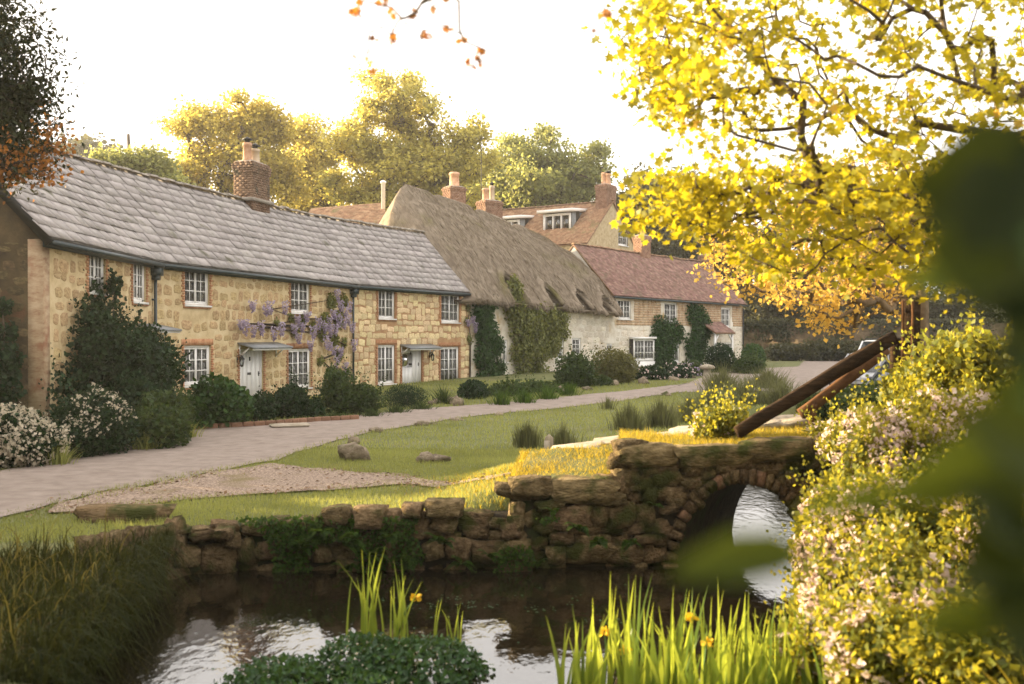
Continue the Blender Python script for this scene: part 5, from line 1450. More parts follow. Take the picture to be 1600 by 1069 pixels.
x, y = scatter(14000, -1.8, 1.8, 12.7, 17.5, lambda x, y: (poly_sd(x, y, POND) > .1) & (rng.random(len(x)) < sm(-1.6, .6, x+.5*rng.normal(size=len(x)))*(1-sm(14.5, 17.5, y))))
blades_obj('ramp_grass', x, y, rng.uniform(.03, .11, len(x)), .010, LM['grassgold'], 'longer grass on the turf ramp up to the bridge', 'grass', .5)
x, y = scatter(60000, -8, 9, 20, 46, lambda x, y: lawn_ok(x, y) & (x > -.55*y))
pat = vnoise(np.stack([x*.6, y*.6, 0*x], 1), 22)
blades_obj('far_lawn_grass', x, y, rng.uniform(.05, .13, len(x)), .018, LM['grass'], 'far grass of the green along the lane', 'grass', var=np.clip(.25+pat*.7+rng.random(len(x))*.3-.1, 0, 1))
# grass on the bridge deck and shoulders
n = 26000; s = rng.uniform(-.1, bl+1.0, n); k = rng.uniform(.12, 1.0, n)
px_ = BA[None]+bd[None]*s[:, None]+BACK[None]*k[:, None]; tz = np.array([btop(min(max(q, 0), bl)) for q in s])
tz = np.where(s < 1.37, .50+k*.30+.06*np.clip(s, 0, 1.4), tz)
tz = tz*1.0-.10
blades_obj('bridge_grass', px_[:, 0], px_[:, 1], rng.uniform(.03, .14, n)*np.where(s < 1.37, .8, 1.0), .009, LM['grassgold'], 'sunlit golden grass growing on the bridge deck', 'grass', .5, z=tz)
mb = MB()
NS2 = 24
for a, b in zip(np.linspace(0, 1.0, NS2)[:-1], np.linspace(0, 1.0, NS2)[1:]):
    pass
turfV = []; turfF = []
for i, s_ in enumerate(np.linspace(-.25, bl+.6, 40)):
    for j, k_ in enumerate(np.linspace(.08, 1.0, 8)):
        p = BA+bd*s_+BACK*k_; z = btop(min(max(s_, 0), bl)); gl = float(ground_h(p[0], p[1])); z = (gl-.03 if s_ < -.05 else max(gl-.01, .41+k_*.30+.06*max(0, s_)) if s_ < 1.37 else z-.09)+.05*vnoise(np.array([[p[0]*3, p[1]*3, 0]]), 3)[0]
        turfV.append((p[0], p[1], z))
turfF = [(i*8+j, (i+1)*8+j, (i+1)*8+j+1, i*8+j+1) for i in range(39) for j in range(7)]
o = mesh_at('bridge_turf', turfV, np.array(turfF), MT['ground'], smooth=True); o['kind'] = 'structure'

def clump(name, label, cat, cx, cy, rx, ry, n, h, w, m, lean=.35, droop=.25, group=None, z=None, segs=4, extra=None):
    base = (cx, cy, float(ground_h(cx, cy)) if z is None else z)
    t = thing(name, base, label, cat, group)
    a = rng.random(n)*2*math.pi; r = np.minimum(np.abs(rng.normal(size=n))*.55, 1.5); x = cx+np.cos(a)*r*rx; y = cy+np.sin(a)*r*ry
    zz = ground_h(x, y) if z is None else np.full(n, z)
    out = np.stack([np.cos(a)*r, np.sin(a)*r, 0*a], 1)+rng.normal(size=(n, 3))*np.array([.35, .35, 0]); 
    hh = (h[0]+(h[1]-h[0])*rng.beta(1.6, 2.2, n)*1.15)*(1.1-.3*np.minimum(r, 1))
    leafobj('blades', blade_arrays(np.stack([x, y, zz-.02], 1), hh, w, out*lean, rng.random(n)*droop, segs), m, t)
    if extra: extra(t, x, y, zz, hh)
    return t
def clump_px(name, label, cat, px0, px1, pyb, n, h, w, m, dep=1.0, **kw):
    cx, cy = gpx((px0+px1)/2, pyb); rx = (px1-px0)/2/F*cy*.85
    return clump(name, label, cat, cx, cy, rx, rx*dep, n, h, w, m, **kw)

clump_px('iris_clump', 'clump of upright iris leaves on the green left of the marker post', 'plants', 797, 850, 700, 420, (.30, .72), .022, LM['reed'], dep=.7, lean=.18)
clump_px('iris_clump', 'grassy clump of iris leaves right behind the marker post', 'plants', 845, 912, 704, 420, (.30, .68), .020, LM['reed'], dep=.7, lean=.2)
clump_px('tall_grass', 'thin tuft of tall grass alone on the far green', 'plants', 936, 962, 640, 120, (.3, .6), .02, LM['reed'])
for (a, b, c, hh) in ((955,1010,672,.85), (1005,1060,668,.95), (1050,1105,660,1.0)):
    clump_px('reed_clump', 'tall reeds along the stream behind the sunlit bridge grass', 'reeds', a, b, c, 700, (.45, hh), .022, LM['reed'], lean=.25, droop=.4, group='reeds behind the bridge')
for (a, b, c, hh) in ((1085,1150,640,1.1), (1130,1200,632,1.3), (1190,1250,632,1.2), (1240,1300,640,1.1), (1100,1160,612,1.4), (1165,1235,606,1.2), (1290,1350,660,.9)):
    clump_px('reed_clump', 'dry-tipped reed bed between the staddle stone and the timber beam', 'reeds', a, b, c, 800, (.5, hh), .028, LM['reed'], lean=.5, droop=.7, group='reed bed by the far stream')
clump_px('tall_grass', 'golden sunlit grass tuft standing on the bridge edge', 'plants', 985, 1042, 700, 110, (.0, .01), .02, LM['grassgold']) if False else None
c = at(1012, 690, 15.2); clump('tall_grass', 'golden sunlit grass tuft standing on the bridge edge', 'plants', c[0], c[1], .32, .2, 170, (.18, .42), .015, LM['grassgold'], lean=.25, droop=.3, z=c[2]-.12)

n = 5000; x = rng.uniform(-8, 1, n); y = rng.uniform(12, 18, n); gsd = poly_sd(x, y, GRAVPOLY); k = (gsd < .25) & (rng.random(n) < np.exp(-np.abs(gsd+.1)/.35)); x, y = x[k], y[k]
o = leafobj('leaf_litter', leaf_arrays(np.stack([x, y, ground_h(x, y)+.036], 1), rng.uniform(.03, .075, len(x)), unit(np.stack([rng.normal(size=len(x)), rng.normal(size=len(x)), .1*rng.normal(size=len(x))], 1)), np.tile(UP, (len(x), 1))+rng.normal(size=(len(x), 3))*.25, T_DIA), LM['litter']); tag(o, 'brown fallen leaves scattered along the gravel', 'leaf litter', kind='stuff')
# ------------------------------------------------------------------ garden shrubs along the row
L_ = lobe_px
def shrub(label, lobes, n, size, m, **kw): return bush(kw.pop('name', 'garden_shrub'), label, 'shrub', lobes, n, size, m, **kw)
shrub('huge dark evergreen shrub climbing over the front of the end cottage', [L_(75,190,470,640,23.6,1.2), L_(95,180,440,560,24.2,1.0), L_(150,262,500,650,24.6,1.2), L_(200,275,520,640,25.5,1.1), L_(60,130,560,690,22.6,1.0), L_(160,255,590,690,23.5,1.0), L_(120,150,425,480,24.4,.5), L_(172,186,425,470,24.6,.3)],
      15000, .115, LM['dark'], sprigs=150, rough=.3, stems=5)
shrub('low bush covered in cream blossom at the corner of the lane', [L_(-60,60,640,735,18.6,1.0), L_(20,88,660,735,18.4,.8)], 6000, .09, LM['dark'], flowers=(1500, .075, LM['cream'], None), rough=.25)
shrub('domed shrub dotted with pale flowers below the dark evergreen', [L_(100,200,612,720,20.4,.9), L_(90,160,650,720,19.8,.7)], 6500, .085, LM['dark'], flowers=(700, .06, LM['cream'], lambda P, d: (d[:, 2] > .05) & (d[:, 0] > -.3)), rough=.22)
shrub('leafy undergrowth spilling onto the lane beside the pale-flowered shrub', [L_(190,300,640,700,21.8,.8), L_(215,300,610,680,23.0,.8)], 4500, .10, LM['mid'], rough=.4)
for a, b, c in ((205, 250, 703), (235, 285, 693), (272, 312, 684), (60, 110, 727)):
    clump_px('verge_grass', 'bright long grass on the verge under the evergreen', 'grass tuft', a, b, c, 260, (.25, .6), .02, LM['grass'], lean=.5, droop=.5, group='grass tufts on the verge')
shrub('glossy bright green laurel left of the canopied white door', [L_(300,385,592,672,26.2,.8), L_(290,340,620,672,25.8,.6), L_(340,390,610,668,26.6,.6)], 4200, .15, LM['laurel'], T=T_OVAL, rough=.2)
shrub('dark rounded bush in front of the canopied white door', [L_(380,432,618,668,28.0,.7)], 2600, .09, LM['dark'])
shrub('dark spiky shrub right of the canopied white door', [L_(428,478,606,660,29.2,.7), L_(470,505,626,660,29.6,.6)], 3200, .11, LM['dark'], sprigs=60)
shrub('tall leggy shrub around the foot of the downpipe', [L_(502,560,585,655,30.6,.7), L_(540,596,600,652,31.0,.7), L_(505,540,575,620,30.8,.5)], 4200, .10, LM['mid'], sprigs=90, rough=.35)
for a, b, c in ((500, 545, 655), (560, 600, 651), (598, 640, 645), (640, 675, 640)):
    clump_px('verge_grass', 'low weeds at the lane edge below the two-tone stone wall', 'grass tuft', a, b, c, 220, (.15, .38), .025, LM['mid'], lean=.7, droop=.6, group='weeds at the lane edge')
shrub('clipped grey-green dome bush in front of the glazed door', [L_(598,669,601,642,33.0,.9)], 4200, .07, LM['dark'], rough=.06, T=T_NEEDLE)
clump_px('spiky_plant', 'small spiky sword-leaved plant under the window near the rockery', 'plant', 676, 708, 631, 90, (.35, .75), .05, LM['mid'], lean=.8, droop=.1)
shrub('round dark bush at the corner where the thatch begins', [L_(716,762,594,636,37.0,.9)], 3200, .08, LM['dark'], rough=.1)
shrub('low green planting along the lane under the climbers', [L_(755,830,600,632,38.0,.8), L_(800,880,598,628,39.5,.8)], 3800, .12, LM['mid'], rough=.4, sprigs=50)
for a, b, c in ((765, 800, 633), (800, 840, 630), (838, 872, 624), (872, 905, 618)):
    clump_px('verge_grass', 'feathery grass along the lane under the climbers', 'grass tuft', a, b, c, 200, (.3, .75), .03, LM['fern'], lean=.6, droop=.5, group='grass tufts under the climbers')
shrub('rounded olive shrub beside the whitewashed wall', [L_(868,930,556,618,42.5,1.0)], 4200, .12, LM['mid'], rough=.25, sprigs=60)
shrub('vase-shaped brownish shrub before the bay window', [L_(925,996,547,600,45.0,1.0), L_(940,985,570,606,44.6,.7)], 4500, .11, LM['olive'], rough=.2, sprigs=60)
shrub('low grey bush beneath the vase-shaped shrub', [L_(925,960,588,618,43.2,.6)], 1500, .09, LM['mid'])
shrub('small bushes with pink flowers beyond the bay window', [L_(985,1045,572,606,47.0,.8), L_(1030,1085,570,602,48.5,.8)], 3600, .13, LM['dark'], flowers=(120, .10, LM['blossom'], None), rough=.35)
shrub('purple-tinged border plants beside the porch path', [L_(1060,1100,568,598,50.0,.8)], 1800, .13, LM['mid'], flowers=(90, .10, LM['purple'], None), rough=.35)
shrub('clipped dark dome topiary in front of the porch', [L_(1104,1148,538,594,53.0,.9)], 4200, .09, LM['dark'], rough=.04, lo=.85)
shrub('clipped hedge with sunlit yellow-green top at the end of the row', [L_(1160,1192,538,578,62.0,1.0), L_(1170,1194,540,578,63.5,1.0)], 3200, .12, LM['laurel'], name='clipped_hedge', rough=.05)
shrub('loose shrub on the lane corner by the clipped hedge', [L_(1146,1192,557,592,52.0,.9)], 2600, .13, LM['mid'], rough=.35, sprigs=60)
shrub('dark low planting along the foot of the boundary wall', [L_(1195,1260,538,566,76.0,1.2), L_(1250,1330,530,566,75.0,1.3), L_(1320,1420,530,568,74.0,1.3)], 5200, .22, LM['darktree'], rough=.3)
shrub('weeds along the stream bank under the timber beams', [L_(1255,1330,615,665,17.5,.6), L_(1300,1400,600,670,19.0,.9)], 4200, .075, LM['mid'], rough=.35)

# ------------------------------------------------------------------ climbers
def climber(label, wall, pts, n, size, m, thick=.35, T=T_DIA, group=None, name='climber', stem=True, flowers=None):
    """pts: (px, py, radius m) blobs on the wall face"""
    P = []; N_ = []; wts = np.array([p[2]**2 for p in pts]); wts /= wts.sum()
    s0 = wall.s_at(pts[0][0]); base = wall.pt(s0, 0, .1)
    t = thing(name, base, label, 'climbing plant', group)
    for (px, py, r), wt in zip(pts, wts):
        s = wall.s_at(px); h = wall.rect(px-.5, px+.5, py, py)[2]; k = int(n*wt)
        d = rand_dirs(k); rr = r*rng.uniform(.4, 1.08, k)
        q = wall.pt(s, h, .06)[None]+wall.d[None]*(d[:, 0]*rr)[:, None]+UP[None]*(d[:, 2]*rr)[:, None]+wall.n[None]*(np.abs(d[:, 1])*rr*thick)[:, None]
        P.append(q); N_.append(d[:, :1]*wall.d[None]*.6+UP[None]*d[:, 2:]*.6+wall.n[None])
    P = np.concatenate(P); N_ = np.concatenate(N_); k = P[:, 2] > .1; P, N_ = P[k], N_[k]
    leafobj('foliage', leaf_arrays(P, size*rng.uniform(.6, 1.25, len(P)), unit(rng.normal(size=P.shape)-UP*.6), unit(N_+rng.normal(size=P.shape)*.5), T), m, t)
    if stem:
        mb = MB(); sp = [(wall.s_at(px), wall.rect(px-.5, px+.5, py, py)[2]) for px, py, r in pts]
        sp.sort(key=lambda q: q[1]); cur = [wall.pt(sp[0][0], 0.05, .08)]
        for s, h in sp: cur.append(wall.pt(s, h, .07)+rng.normal(size=3)*.05)
        mb.tube(cur, np.linspace(.05, .012, len(cur)), 5); mb.build('stem', MT['bark'], t)
    if flowers: racemes(t, [(wall, px, py) for px, py in flowers])
    return t
def racemes(t, lst, L=(.30, .55)):
    for (wall, px, py) in lst:
        s = wall.s_at(px); h = wall.rect(px-.5, px+.5, py, py)[2]; Lr = rng.uniform(*L); n = 110
        k = rng.random(n); r = .10*(1-k)**.7+.015; a = rng.random(n)*2*math.pi
        c = wall.pt(s, h+Lr*.5, .26)
        P = c[None]+np.stack([np.cos(a)*r, np.sin(a)*r, -k*Lr], 1)
        leafobj('flower_cluster', leaf_arrays(P, .078*rng.uniform(.7, 1.2, n), unit(rng.normal(size=P.shape)), rand_dirs(n), T_DIA, np.clip(1-k*.8+rng.normal(size=n)*.15, 0, 1)), LM['purple'], t)
wB = Wall(Q[1], Q[2], -.1, EAVE); wC = Wall(Q[2], Q[3], -.1, EAVE)
wpts = [(515,470,.35), (525,500,.4), (535,470,.3), (505,500,.35), (520,530,.3), (528,555,.25), (500,520,.3), (486,510,.22), (470,500,.22), (458,515,.25), (452,495,.18), (515,580,.18), (508,610,.12), (535,535,.22), (430,505,.16), (405,510,.14), (420,480,.08), (380,505,.1), (498,563,.2)]
fl = [(518,462), (523,478), (530,488), (537,480), (512,492), (520,500), (528,505), (535,500), (541,512), (505,505), (498,512), (507,518), (515,515), (488,505), (480,520), (470,495), (462,512), (455,500), (457,530), (450,515), (475,540), (430,516), (418,522), (405,486), (412,482), (398,512), (385,518), (366,508), (372,512), (384,478), (505,540), (512,548), (517,566), (523,550), (530,575), (500,535), (545,540), (435,482)]
climber('flowering wisteria with mauve clusters trained over the ochre cottage', wB, wpts, 2600, .12, LM['wist'], .35, name='wisteria', flowers=fl)
climber('stray wisteria sprays on the honey stone cottage wall beside its corner', wC, [(728,500,.2), (732,530,.25), (730,480,.2)], 260, .11, LM['wist'], .3, name='wisteria', flowers=[(725,505), (732,500), (736,512)])
tw = thatchW
climber('dense dark ivy column where the stone cottage meets the thatched one', tw, [(750,490,.75), (756,520,.8), (752,555,.7), (758,585,.7), (765,470,.5), (770,540,.6), (745,600,.5), (768,600,.5), (775,575,.5)], 7500, .14, LM['ivy'], .8)
climber('tall shaggy wisteria with fading flowers reaching the thatch', tw, [(800,455,.6), (797,480,.8), (808,505,1.0), (825,500,1.0), (845,500,1.0), (860,505,.9), (870,495,.7), (850,535,.9), (830,545,1.0), (810,550,.9), (860,540,.6), (835,585,.8), (812,590,.7), (800,440,.4), (876,520,.5)], 11000, .15, LM['wist'], .9, name='wisteria',
        flowers=[(815,488), (830,495), (845,490), (852,505), (862,515), (838,515), (855,530), (870,505), (822,510), (848,478), (832,478)])
tD = tiledW
climber('clipped ivy column between the bay and the side window', tD, [(1030,512,.85), (1038,525,.95), (1040,545,.95), (1032,560,.9), (1050,518,.8), (1060,522,.6), (1025,535,.8), (1030,580,.8), (1042,575,.8)], 5200, .16, LM['ivy'], .4, name='ivy')
climber('tall clipped ivy column beside the porch reaching the eaves', tD, [(1083,490,.85), (1092,500,.95), (1098,512,.9), (1090,525,.95), (1080,540,.9), (1085,558,.95), (1080,575,.9), (1095,545,.7), (1075,590,.8)], 6000, .16, LM['ivy'], .4, name='ivy')
climber('ivy creeping up the dark gable of the end cottage', Wall((Q[0][0]-3, Q[0][1]), tuple(Q[0]), -.1, EAVE), [(6,560,.45), (4,600,.5), (15,520,.25), (8,480,.2)], 1300, .12, LM['dark'], .4, name='ivy')

# ------------------------------------------------------------------ pond plants
def iris(label, cx, cy, z, n, h, w, spread, m, flowers=0, group=None, leanv=(0, 0), flpos=None):
    t = thing('iris_plant', (cx, cy, z), label, 'iris', group)
    for i in range(n):
        b = np.array([[cx+rng.normal()*spread, cy+rng.normal()*spread*.8, z-.05]]); hh = rng.uniform(*h)
        ln = np.array([[rng.normal()*.16+leanv[0], rng.normal()*.12+leanv[1], 0]])
        V, Fc, v = blade_arrays(b, hh, rng.uniform(*w), ln, max(0, rng.normal()*.08), 5, np.array([rng.random()]), face=np.array([rng.normal()*.5]))
        leafobj('leaf', (V, Fc, v), m, t)
    for k in range(flowers):
        fx, fy, fz = (cx+rng.normal()*spread, cy, z+h[1]*.9) if flpos is None else flpos[k]
        mb = MB(); mb.tube([(cx+(fx-cx)*.3, cy, z), ((cx+fx)/2+.02, (cy+fy)/2, (z+fz)/2+.05), (fx, fy, fz)], .007, 5); st = mb.build('flower_stem', LM['iris'] if False else MT['stemgreen'], t)
        n_ = 14; a = rng.random(n_)*2*math.pi; d = np.stack([np.cos(a), np.sin(a), rng.uniform(-.7, .9, n_)], 1)
        leafobj('flower', leaf_arrays(np.tile([[fx, fy, fz]], (n_, 1))+d*.008, rng.uniform(.035, .06, n_), d, rand_dirs(n_), (T_OVAL[0]*np.array([1.3, 1, 1]), T_OVAL[1])), LM['yellow'], st)
    return t
MT['stemgreen'] = mat('green_stem', [(.06,.12,.02), (.10,.18,.035)], 8, .6)
p = at(575, 1000, 9.2); iris('slender iris leaves rising from the left of the watercress mound', p[0], p[1], WATER+.12, 11, (.55, .92), (.022, .034), .07, LM['iris'])
p = at(610, 1000, 9.3); iris('grassy iris leaves with one yellow flower in the watercress mound', p[0], p[1], WATER+.12, 14, (.45, .80), (.018, .028), .10, LM['iris'], 1, flpos=[at(650, 934, 9.3)])
p = at(690, 985, 9.4); iris('few thin iris shoots at the right of the watercress mound', p[0], p[1], WATER+.05, 8, (.25, .5), (.014, .022), .12, LM['iris'])
specs_i = [(905,7.9,.80,10), (945,8.1,.95,12), (985,8.2,.98,16), (1010,7.7,.9,14), (1050,8.0,.92,16), (1085,7.6,.86,16), (1120,8.1,.90,18), (1150,7.6,.85,16), (1185,8.0,.92,18), (1215,7.7,.92,18), (1250,8.1,.95,18), (1280,7.7,.9,16), (1310,7.4,.8,14)]
for k, (px, Y, hh, n) in enumerate(specs_i):
    x = (px-CX)/F*Y; fl_ = []
    if k == 1: fl_ = [at(945, 990, 8.05), at(980, 1018, 8.0)]
    if k == 4: fl_ = [at(1082, 966, 8.0)]
    if k == 5: fl_ = [at(1105, 1005, 7.6)]
    iris('sunlit iris leaves crowding the near edge of the pond', x, Y, WATER+.0, int(n*1.5), (hh*.5, hh*1.02), (.028, .050), .11, LM['iris'], len(fl_), 'irises on the near edge of the pond', leanv=(.03, 0), flpos=fl_ or None)
# watercress mound
t = thing('watercress_mound', (-1.4, 8.9, WATER), 'low mound of dark green watercress standing in the pond', 'water plants')
lob = [L_(268,420,1050,1130,8.75,.5), L_(340,520,1044,1130,8.6,.6), L_(480,640,1005,1115,8.8,.6), L_(560,765,1012,1115,8.7,.6), L_(300,700,1062,1140,8.2,.7)]
lob = [(a, b, c+.03, d_, e, f) for a, b, c, d_, e, f in lob]
P, d = lobe_points(lob, 20000, .80, 1.02, WATER-.02, .10, 3.0)
leafobj('foliage', leaf_arrays(P, .050*rng.uniform(.6, 1.3, len(P)), unit(d*.4+rng.normal(size=P.shape)), unit(UP*.7+d*.6+rng.normal(size=P.shape)*.5), T_OVAL), LM['cress'], t)
P, d = lobe_points(lob, 700, 1.0, 1.04, WATER, .10, 3.0); k = d[:, 2] > .1
o = leafobj('blossom', leaf_arrays(P[k], .022*np.ones(k.sum()), rand_dirs(k.sum()), unit(d[k]+UP), T_DIA), LM['cream'], t); o['kind'] = 'stuff'
for i in range(len(lob)): pass
mb = MB(); mb.lathe(np.array([-1.6, 8.85, WATER-.4]), [(1.3, 0), (1.1, .20), (.6, .28), (.05, .30)], 14); mb.build('silt', MT['core'], t)
# floating leaf rafts / scum near the middle
t = thing('water_weed', (-.2, 10.4, WATER), 'scattered floating weed and petals on the middle of the pond', 'water plants')
n = 700; x = rng.normal(-.1, .8, n); y = rng.normal(10.6, .55, n); P = np.stack([x, y, np.full(n, WATER+.006)], 1)
k = vnoise(P*np.array([3, 6, 1]), 4) > .62; P = P[k]
o = leafobj('floating_leaf', leaf_arrays(P, .035*rng.uniform(.4, 1.2, len(P)), unit(np.stack([rng.normal(size=len(P)), rng.normal(size=len(P)), 0*P[:, 0]], 1)), np.tile(UP, (len(P), 1))+.02, T_OVAL), LM['cress'], t); o['kind'] = 'stuff'

# sedge tussock at the left bank
t = thing('sedge_tussock', (-4.3, 10.0, -.3), 'big shaggy sedge tussock overhanging the left edge of the pond', 'grass tussock')
n = 6000; x = rng.uniform(-6.4, -3.65, n); y = rng.uniform(6.3, 10.7, n); x = x+.12*(y-9.5)*-1*.6
k = poly_sd(x, y, POND) > -.05; x, y = x[k], y[k]; n = len(x); edge = np.exp(-np.maximum(0, poly_sd(x, y, POND))/.5)
ln = np.stack([-.05+.30*edge+rng.normal(size=n)*.36, -.12*edge+rng.normal(size=n)*.4, 0*x], 1)
zz = ground_h(x, y)*.8-.05
hh = rng.uniform(.20, .46, n)
dead = rng.random(n) < .12
leafobj('green_blades', blade_arrays(np.stack([x, y, zz], 1)[~dead], hh[~dead], .016, ln[~dead]*.7, rng.uniform(.0, .7, (~dead).sum()), 6), LM['sedge'], t)
leafobj('dry_blades', blade_arrays(np.stack([x, y, zz], 1)[dead], hh[dead]*.9, .014, ln[dead]*.9, rng.uniform(.5, 1.3, dead.sum()), 6), LM['deadsedge'], t)
n = 2400; x = rng.uniform(-3.95, -3.55, n); y = rng.uniform(6.8, 11.4, n); x = x-.16*(y-9)
ln = np.stack([.30+rng.normal(size=n)*.42, -.1+rng.normal(size=n)*.35, 0*x], 1)
leafobj('hanging_blades', blade_arrays(np.stack([x, y, rng.uniform(-.45, .1, n)], 1), rng.uniform(.18, .62, n), .014, ln, rng.uniform(.9, 1.9, n), 6), LM['sedge'], t)
sedge_root = t
for a, b, c in ((35, 70, 870), (70, 130, 880), (150, 200, 876)):
    cy = 10.2; cx = ((a+b)/2-CX)/F*cy; clump('tall_grass', 'upright tall grass growing out of the sedge tussock', 'plants', cx, cy, .2, .2, 60, (.2, .5), .012, LM['sedge'], lean=.2, droop=.1, group='tall grass in the sedge')

n = 420; x = rng.uniform(-6.0, -3.5, n); y = rng.uniform(7.0, 10.9, n); k = poly_sd(x, y, POND) > -.1; x, y = x[k], y[k]; n = len(x)
ln = np.stack([.12+rng.normal(size=n)*.4, -.15+rng.normal(size=n)*.35, 0*x], 1)
leafobj('long_blades', blade_arrays(np.stack([x, y, ground_h(x, y)*.8], 1), rng.uniform(.4, .85, n), .013, ln, rng.uniform(.2, 1.1, n), 7), LM['sedgetip'], sedge_root)
# ferns and docks on the pond wall
def fern(label, px, py, Y, n, L, group):
    c = at(px, py, Y); t = thing('wall_fern', c, label, 'fern', group); ps = []
    for i in range(n):
        a = rng.uniform(-1.3, 1.3); up = rng.uniform(.3, 1.1); Lf = L*rng.uniform(.6, 1.1); k = 16; u = np.linspace(.1, 1, k)
        ctr = c[None]+np.stack([math.sin(a)*u*Lf*.7, -.10-.35*u*Lf*math.cos(a), up*u*Lf-.9*Lf*u**2*.8], 1)
        tan = unit(np.gradient(ctr, axis=0)); sd_ = unit(np.cross(tan, UP))
        for sg in (-1, 1):
            ps.append(leaf_arrays(ctr, (1.05-u)*Lf*.32+.01, unit(sd_*sg+tan*.5), np.cross(sd_*sg, tan)+.01+UP*.5, (T_DIA[0]*np.array([.55, 1, 1]), T_DIA[1])))
    leafobj('frond', join_arrays(ps), LM['fern'], t)
for i, (px, py, n, L) in enumerate(((505,835,10,.42), (545,850,10,.45), (580,870,9,.4), (475,855,8,.36), (690,850,8,.36), (640,875,8,.34), (720,880,7,.3), (905,830,8,.34), (935,850,9,.36), (985,850,7,.3), (865,800,5,.22), (765,870,6,.28), (430,840,5,.2), (1022,790,5,.22), (610,840,7,.3), (540,890,8,.3), (840,880,5,.2))):
    fern('green fern growing out of the mossy pond wall', px, py, 12.30, n, L, 'ferns on the pond wall')
def hang_moss(n, x0, x1, z0, z1, y):
    P = np.stack([rng.uniform(x0, x1, n), np.full(n, y)-rng.random(n)*.08, rng.uniform(z0, z1, n)], 1)
    k = vnoise(P*np.array([2.2, 1, 3.0]), 31) > .50; return P[k]
P = hang_moss(9000, -3.4, .6, -.6, .16, 12.34)
leafobj_ = leafobj('wall_moss', leaf_arrays(P, .045*rng.uniform(.5, 1.4, len(P)), unit(rng.normal(size=P.shape)-UP*.5), unit(np.array([0, -1, .4])+rng.normal(size=P.shape)*.5), T_DIA), LM['fern']); leafobj_['kind'] = 'stuff'; tag(leafobj_, 'moss and small leaves covering the pond wall', 'moss')
p = at(460, 800, 12.45); clump('tall_grass', 'bright tuft of grass on top of the pond wall', 'plants', *(at(490, 812, 12.45)[:2]), .10, .1, 60, (.12, .26), .016, LM['grass'], lean=.35, z=.02)

# ------------------------------------------------------------------ the flowering right bank
BANKLAB = {(1250, 735): 'flowering plants that hide the right foot of the bridge arch', (1290, 640): 'flowering plants at the foot of the sloping timber beams', (1380, 620): 'flowering plants just below the timber posts',
           (1240, 960): 'flowering plants mixed with the last irises of the pond edge', (1270, 655): 'flowering plants on the bridge shoulder behind the lower beam', (1235, 800): 'flowering plants leaning over the stream mouth below the arch'}
def bankpatch(label, px0, px1, py0, py1, Y, n, size, nf, dens=1., m='bank'):
    lob = [L_(px0, px1, py0, py1, Y, (px1-px0)/F*Y*.45)]
    label = BANKLAB.get((px0, py0), label)
    return bush('flowering_plant', label, 'flowering plants', lob, int(n*dens), size, LM[m], zmin=lambda x, y: ground_h(x, y)-.1, flowers=(int(nf*3.0), .060, LM['blossom'], lambda P, d: (d[:, 2] > -.4) & (vnoise(P*3.2, 17)+.12*rng.normal(size=len(P)) > .52)), rough=.55, stems=0, sprigs=70, group='white flowering plants on the sunny bank')
for (a, b, c, d, Y, n, nf) in ((1250,1400,735,880,10.6,3200,420), (1235,1340,800,960,9.9,2800,460), (1300,1460,760,900,9.4,3200,420), (1290,1420,640,760,12.6,3000,420), (1380,1500,620,760,11.8,3000,380), (1340,1470,660,800,10.8,3200,420),
                               (1260,1380,890,1040,8.6,2800,420), (1350,1500,860,1040,8.2,3000,300), (1440,1600,760,940,8.8,3000,260), (1240,1340,960,1080,7.8,2400,260), (1320,1460,980,1100,7.0,2800,220), (1440,1620,950,1100,6.6,3000,200), (1480,1640,620,800,10.4,3000,240), (1270,1350,655,740,13.6,1600,180)):
    bankpatch('pinkish white flowers and yellow-green leaves massed on the sunny bank', a, b, c, d, Y, n, .075, nf)
bankpatch('pale pink flowering plant standing alone on the bridge deck', 1097, 1166, 636, 700, 13.9, 1300, .075, 110)
for (a, b, c, d, Y) in ((1400,1490,575,660,13.0), (1450,1600,520,660,12.6)):
    bush('bank_shrub', 'sunlit leafy shrub behind the timber post', 'shrub', [L_(a, b, c, d, Y, .7)], 3600, .10, LM['bank'], zmin=lambda x, y: ground_h(x, y)-.1, rough=.4, group='shrubs behind the timber post', sprigs=60)
P = []
n = 9000; x = rng.uniform(2.9, 8, n); y = rng.uniform(5.5, 15, n); k = poly_sd(x, y, POND) > .1; x, y = x[k], y[k]
blades_obj('bank_grass', x, y, rng.uniform(.15, .42, len(x)), .014, LM['grassgold'], 'rough grass under the flowers of the right bank', 'grass', .7)

# ------------------------------------------------------------------ trees
def far_lobes(spec, Y, dep=.8): return [L_(a, b, c, d, Y, (b-a)/2/F*Y*dep) for a, b, c, d in spec]
tree('spring_tree', 'golden-green spreading tree behind the big brick chimney', (*at(345, 400, 82)[:2], 3.0), 8, far_lobes([(262,350,165,260), (300,440,152,240), (330,470,180,300), (262,380,230,330), (380,480,230,340), (240,330,260,330)], 82), 820, LM['gold'], .30, 46, .42, .022, step=1.2, clumps=(80, 1.5))
tree('spring_tree', 'yellowish tree filling the gap beyond the chimney', (*at(480, 400, 92)[:2], 3.0), 7, far_lobes([(420,520,195,300), (460,560,215,320), (430,540,250,340)], 92), 480, LM['gold'], .32, 46, .48, .024, step=1.3, clumps=(42, 1.7))
tree('spring_tree', 'tallest tree with open golden-green crown above the thatch', (*at(645, 400, 84)[:2], 3.0), 9, far_lobes([(545,700,108,210), (508,620,165,270), (600,765,160,270), (560,720,200,320), (680,768,190,280), (508,600,240,330), (640,770,240,330), (560,700,260,340)], 84), 1250, LM['lime'], .29, 42, .42, .024, step=1.2, clumps=(120, 1.5))
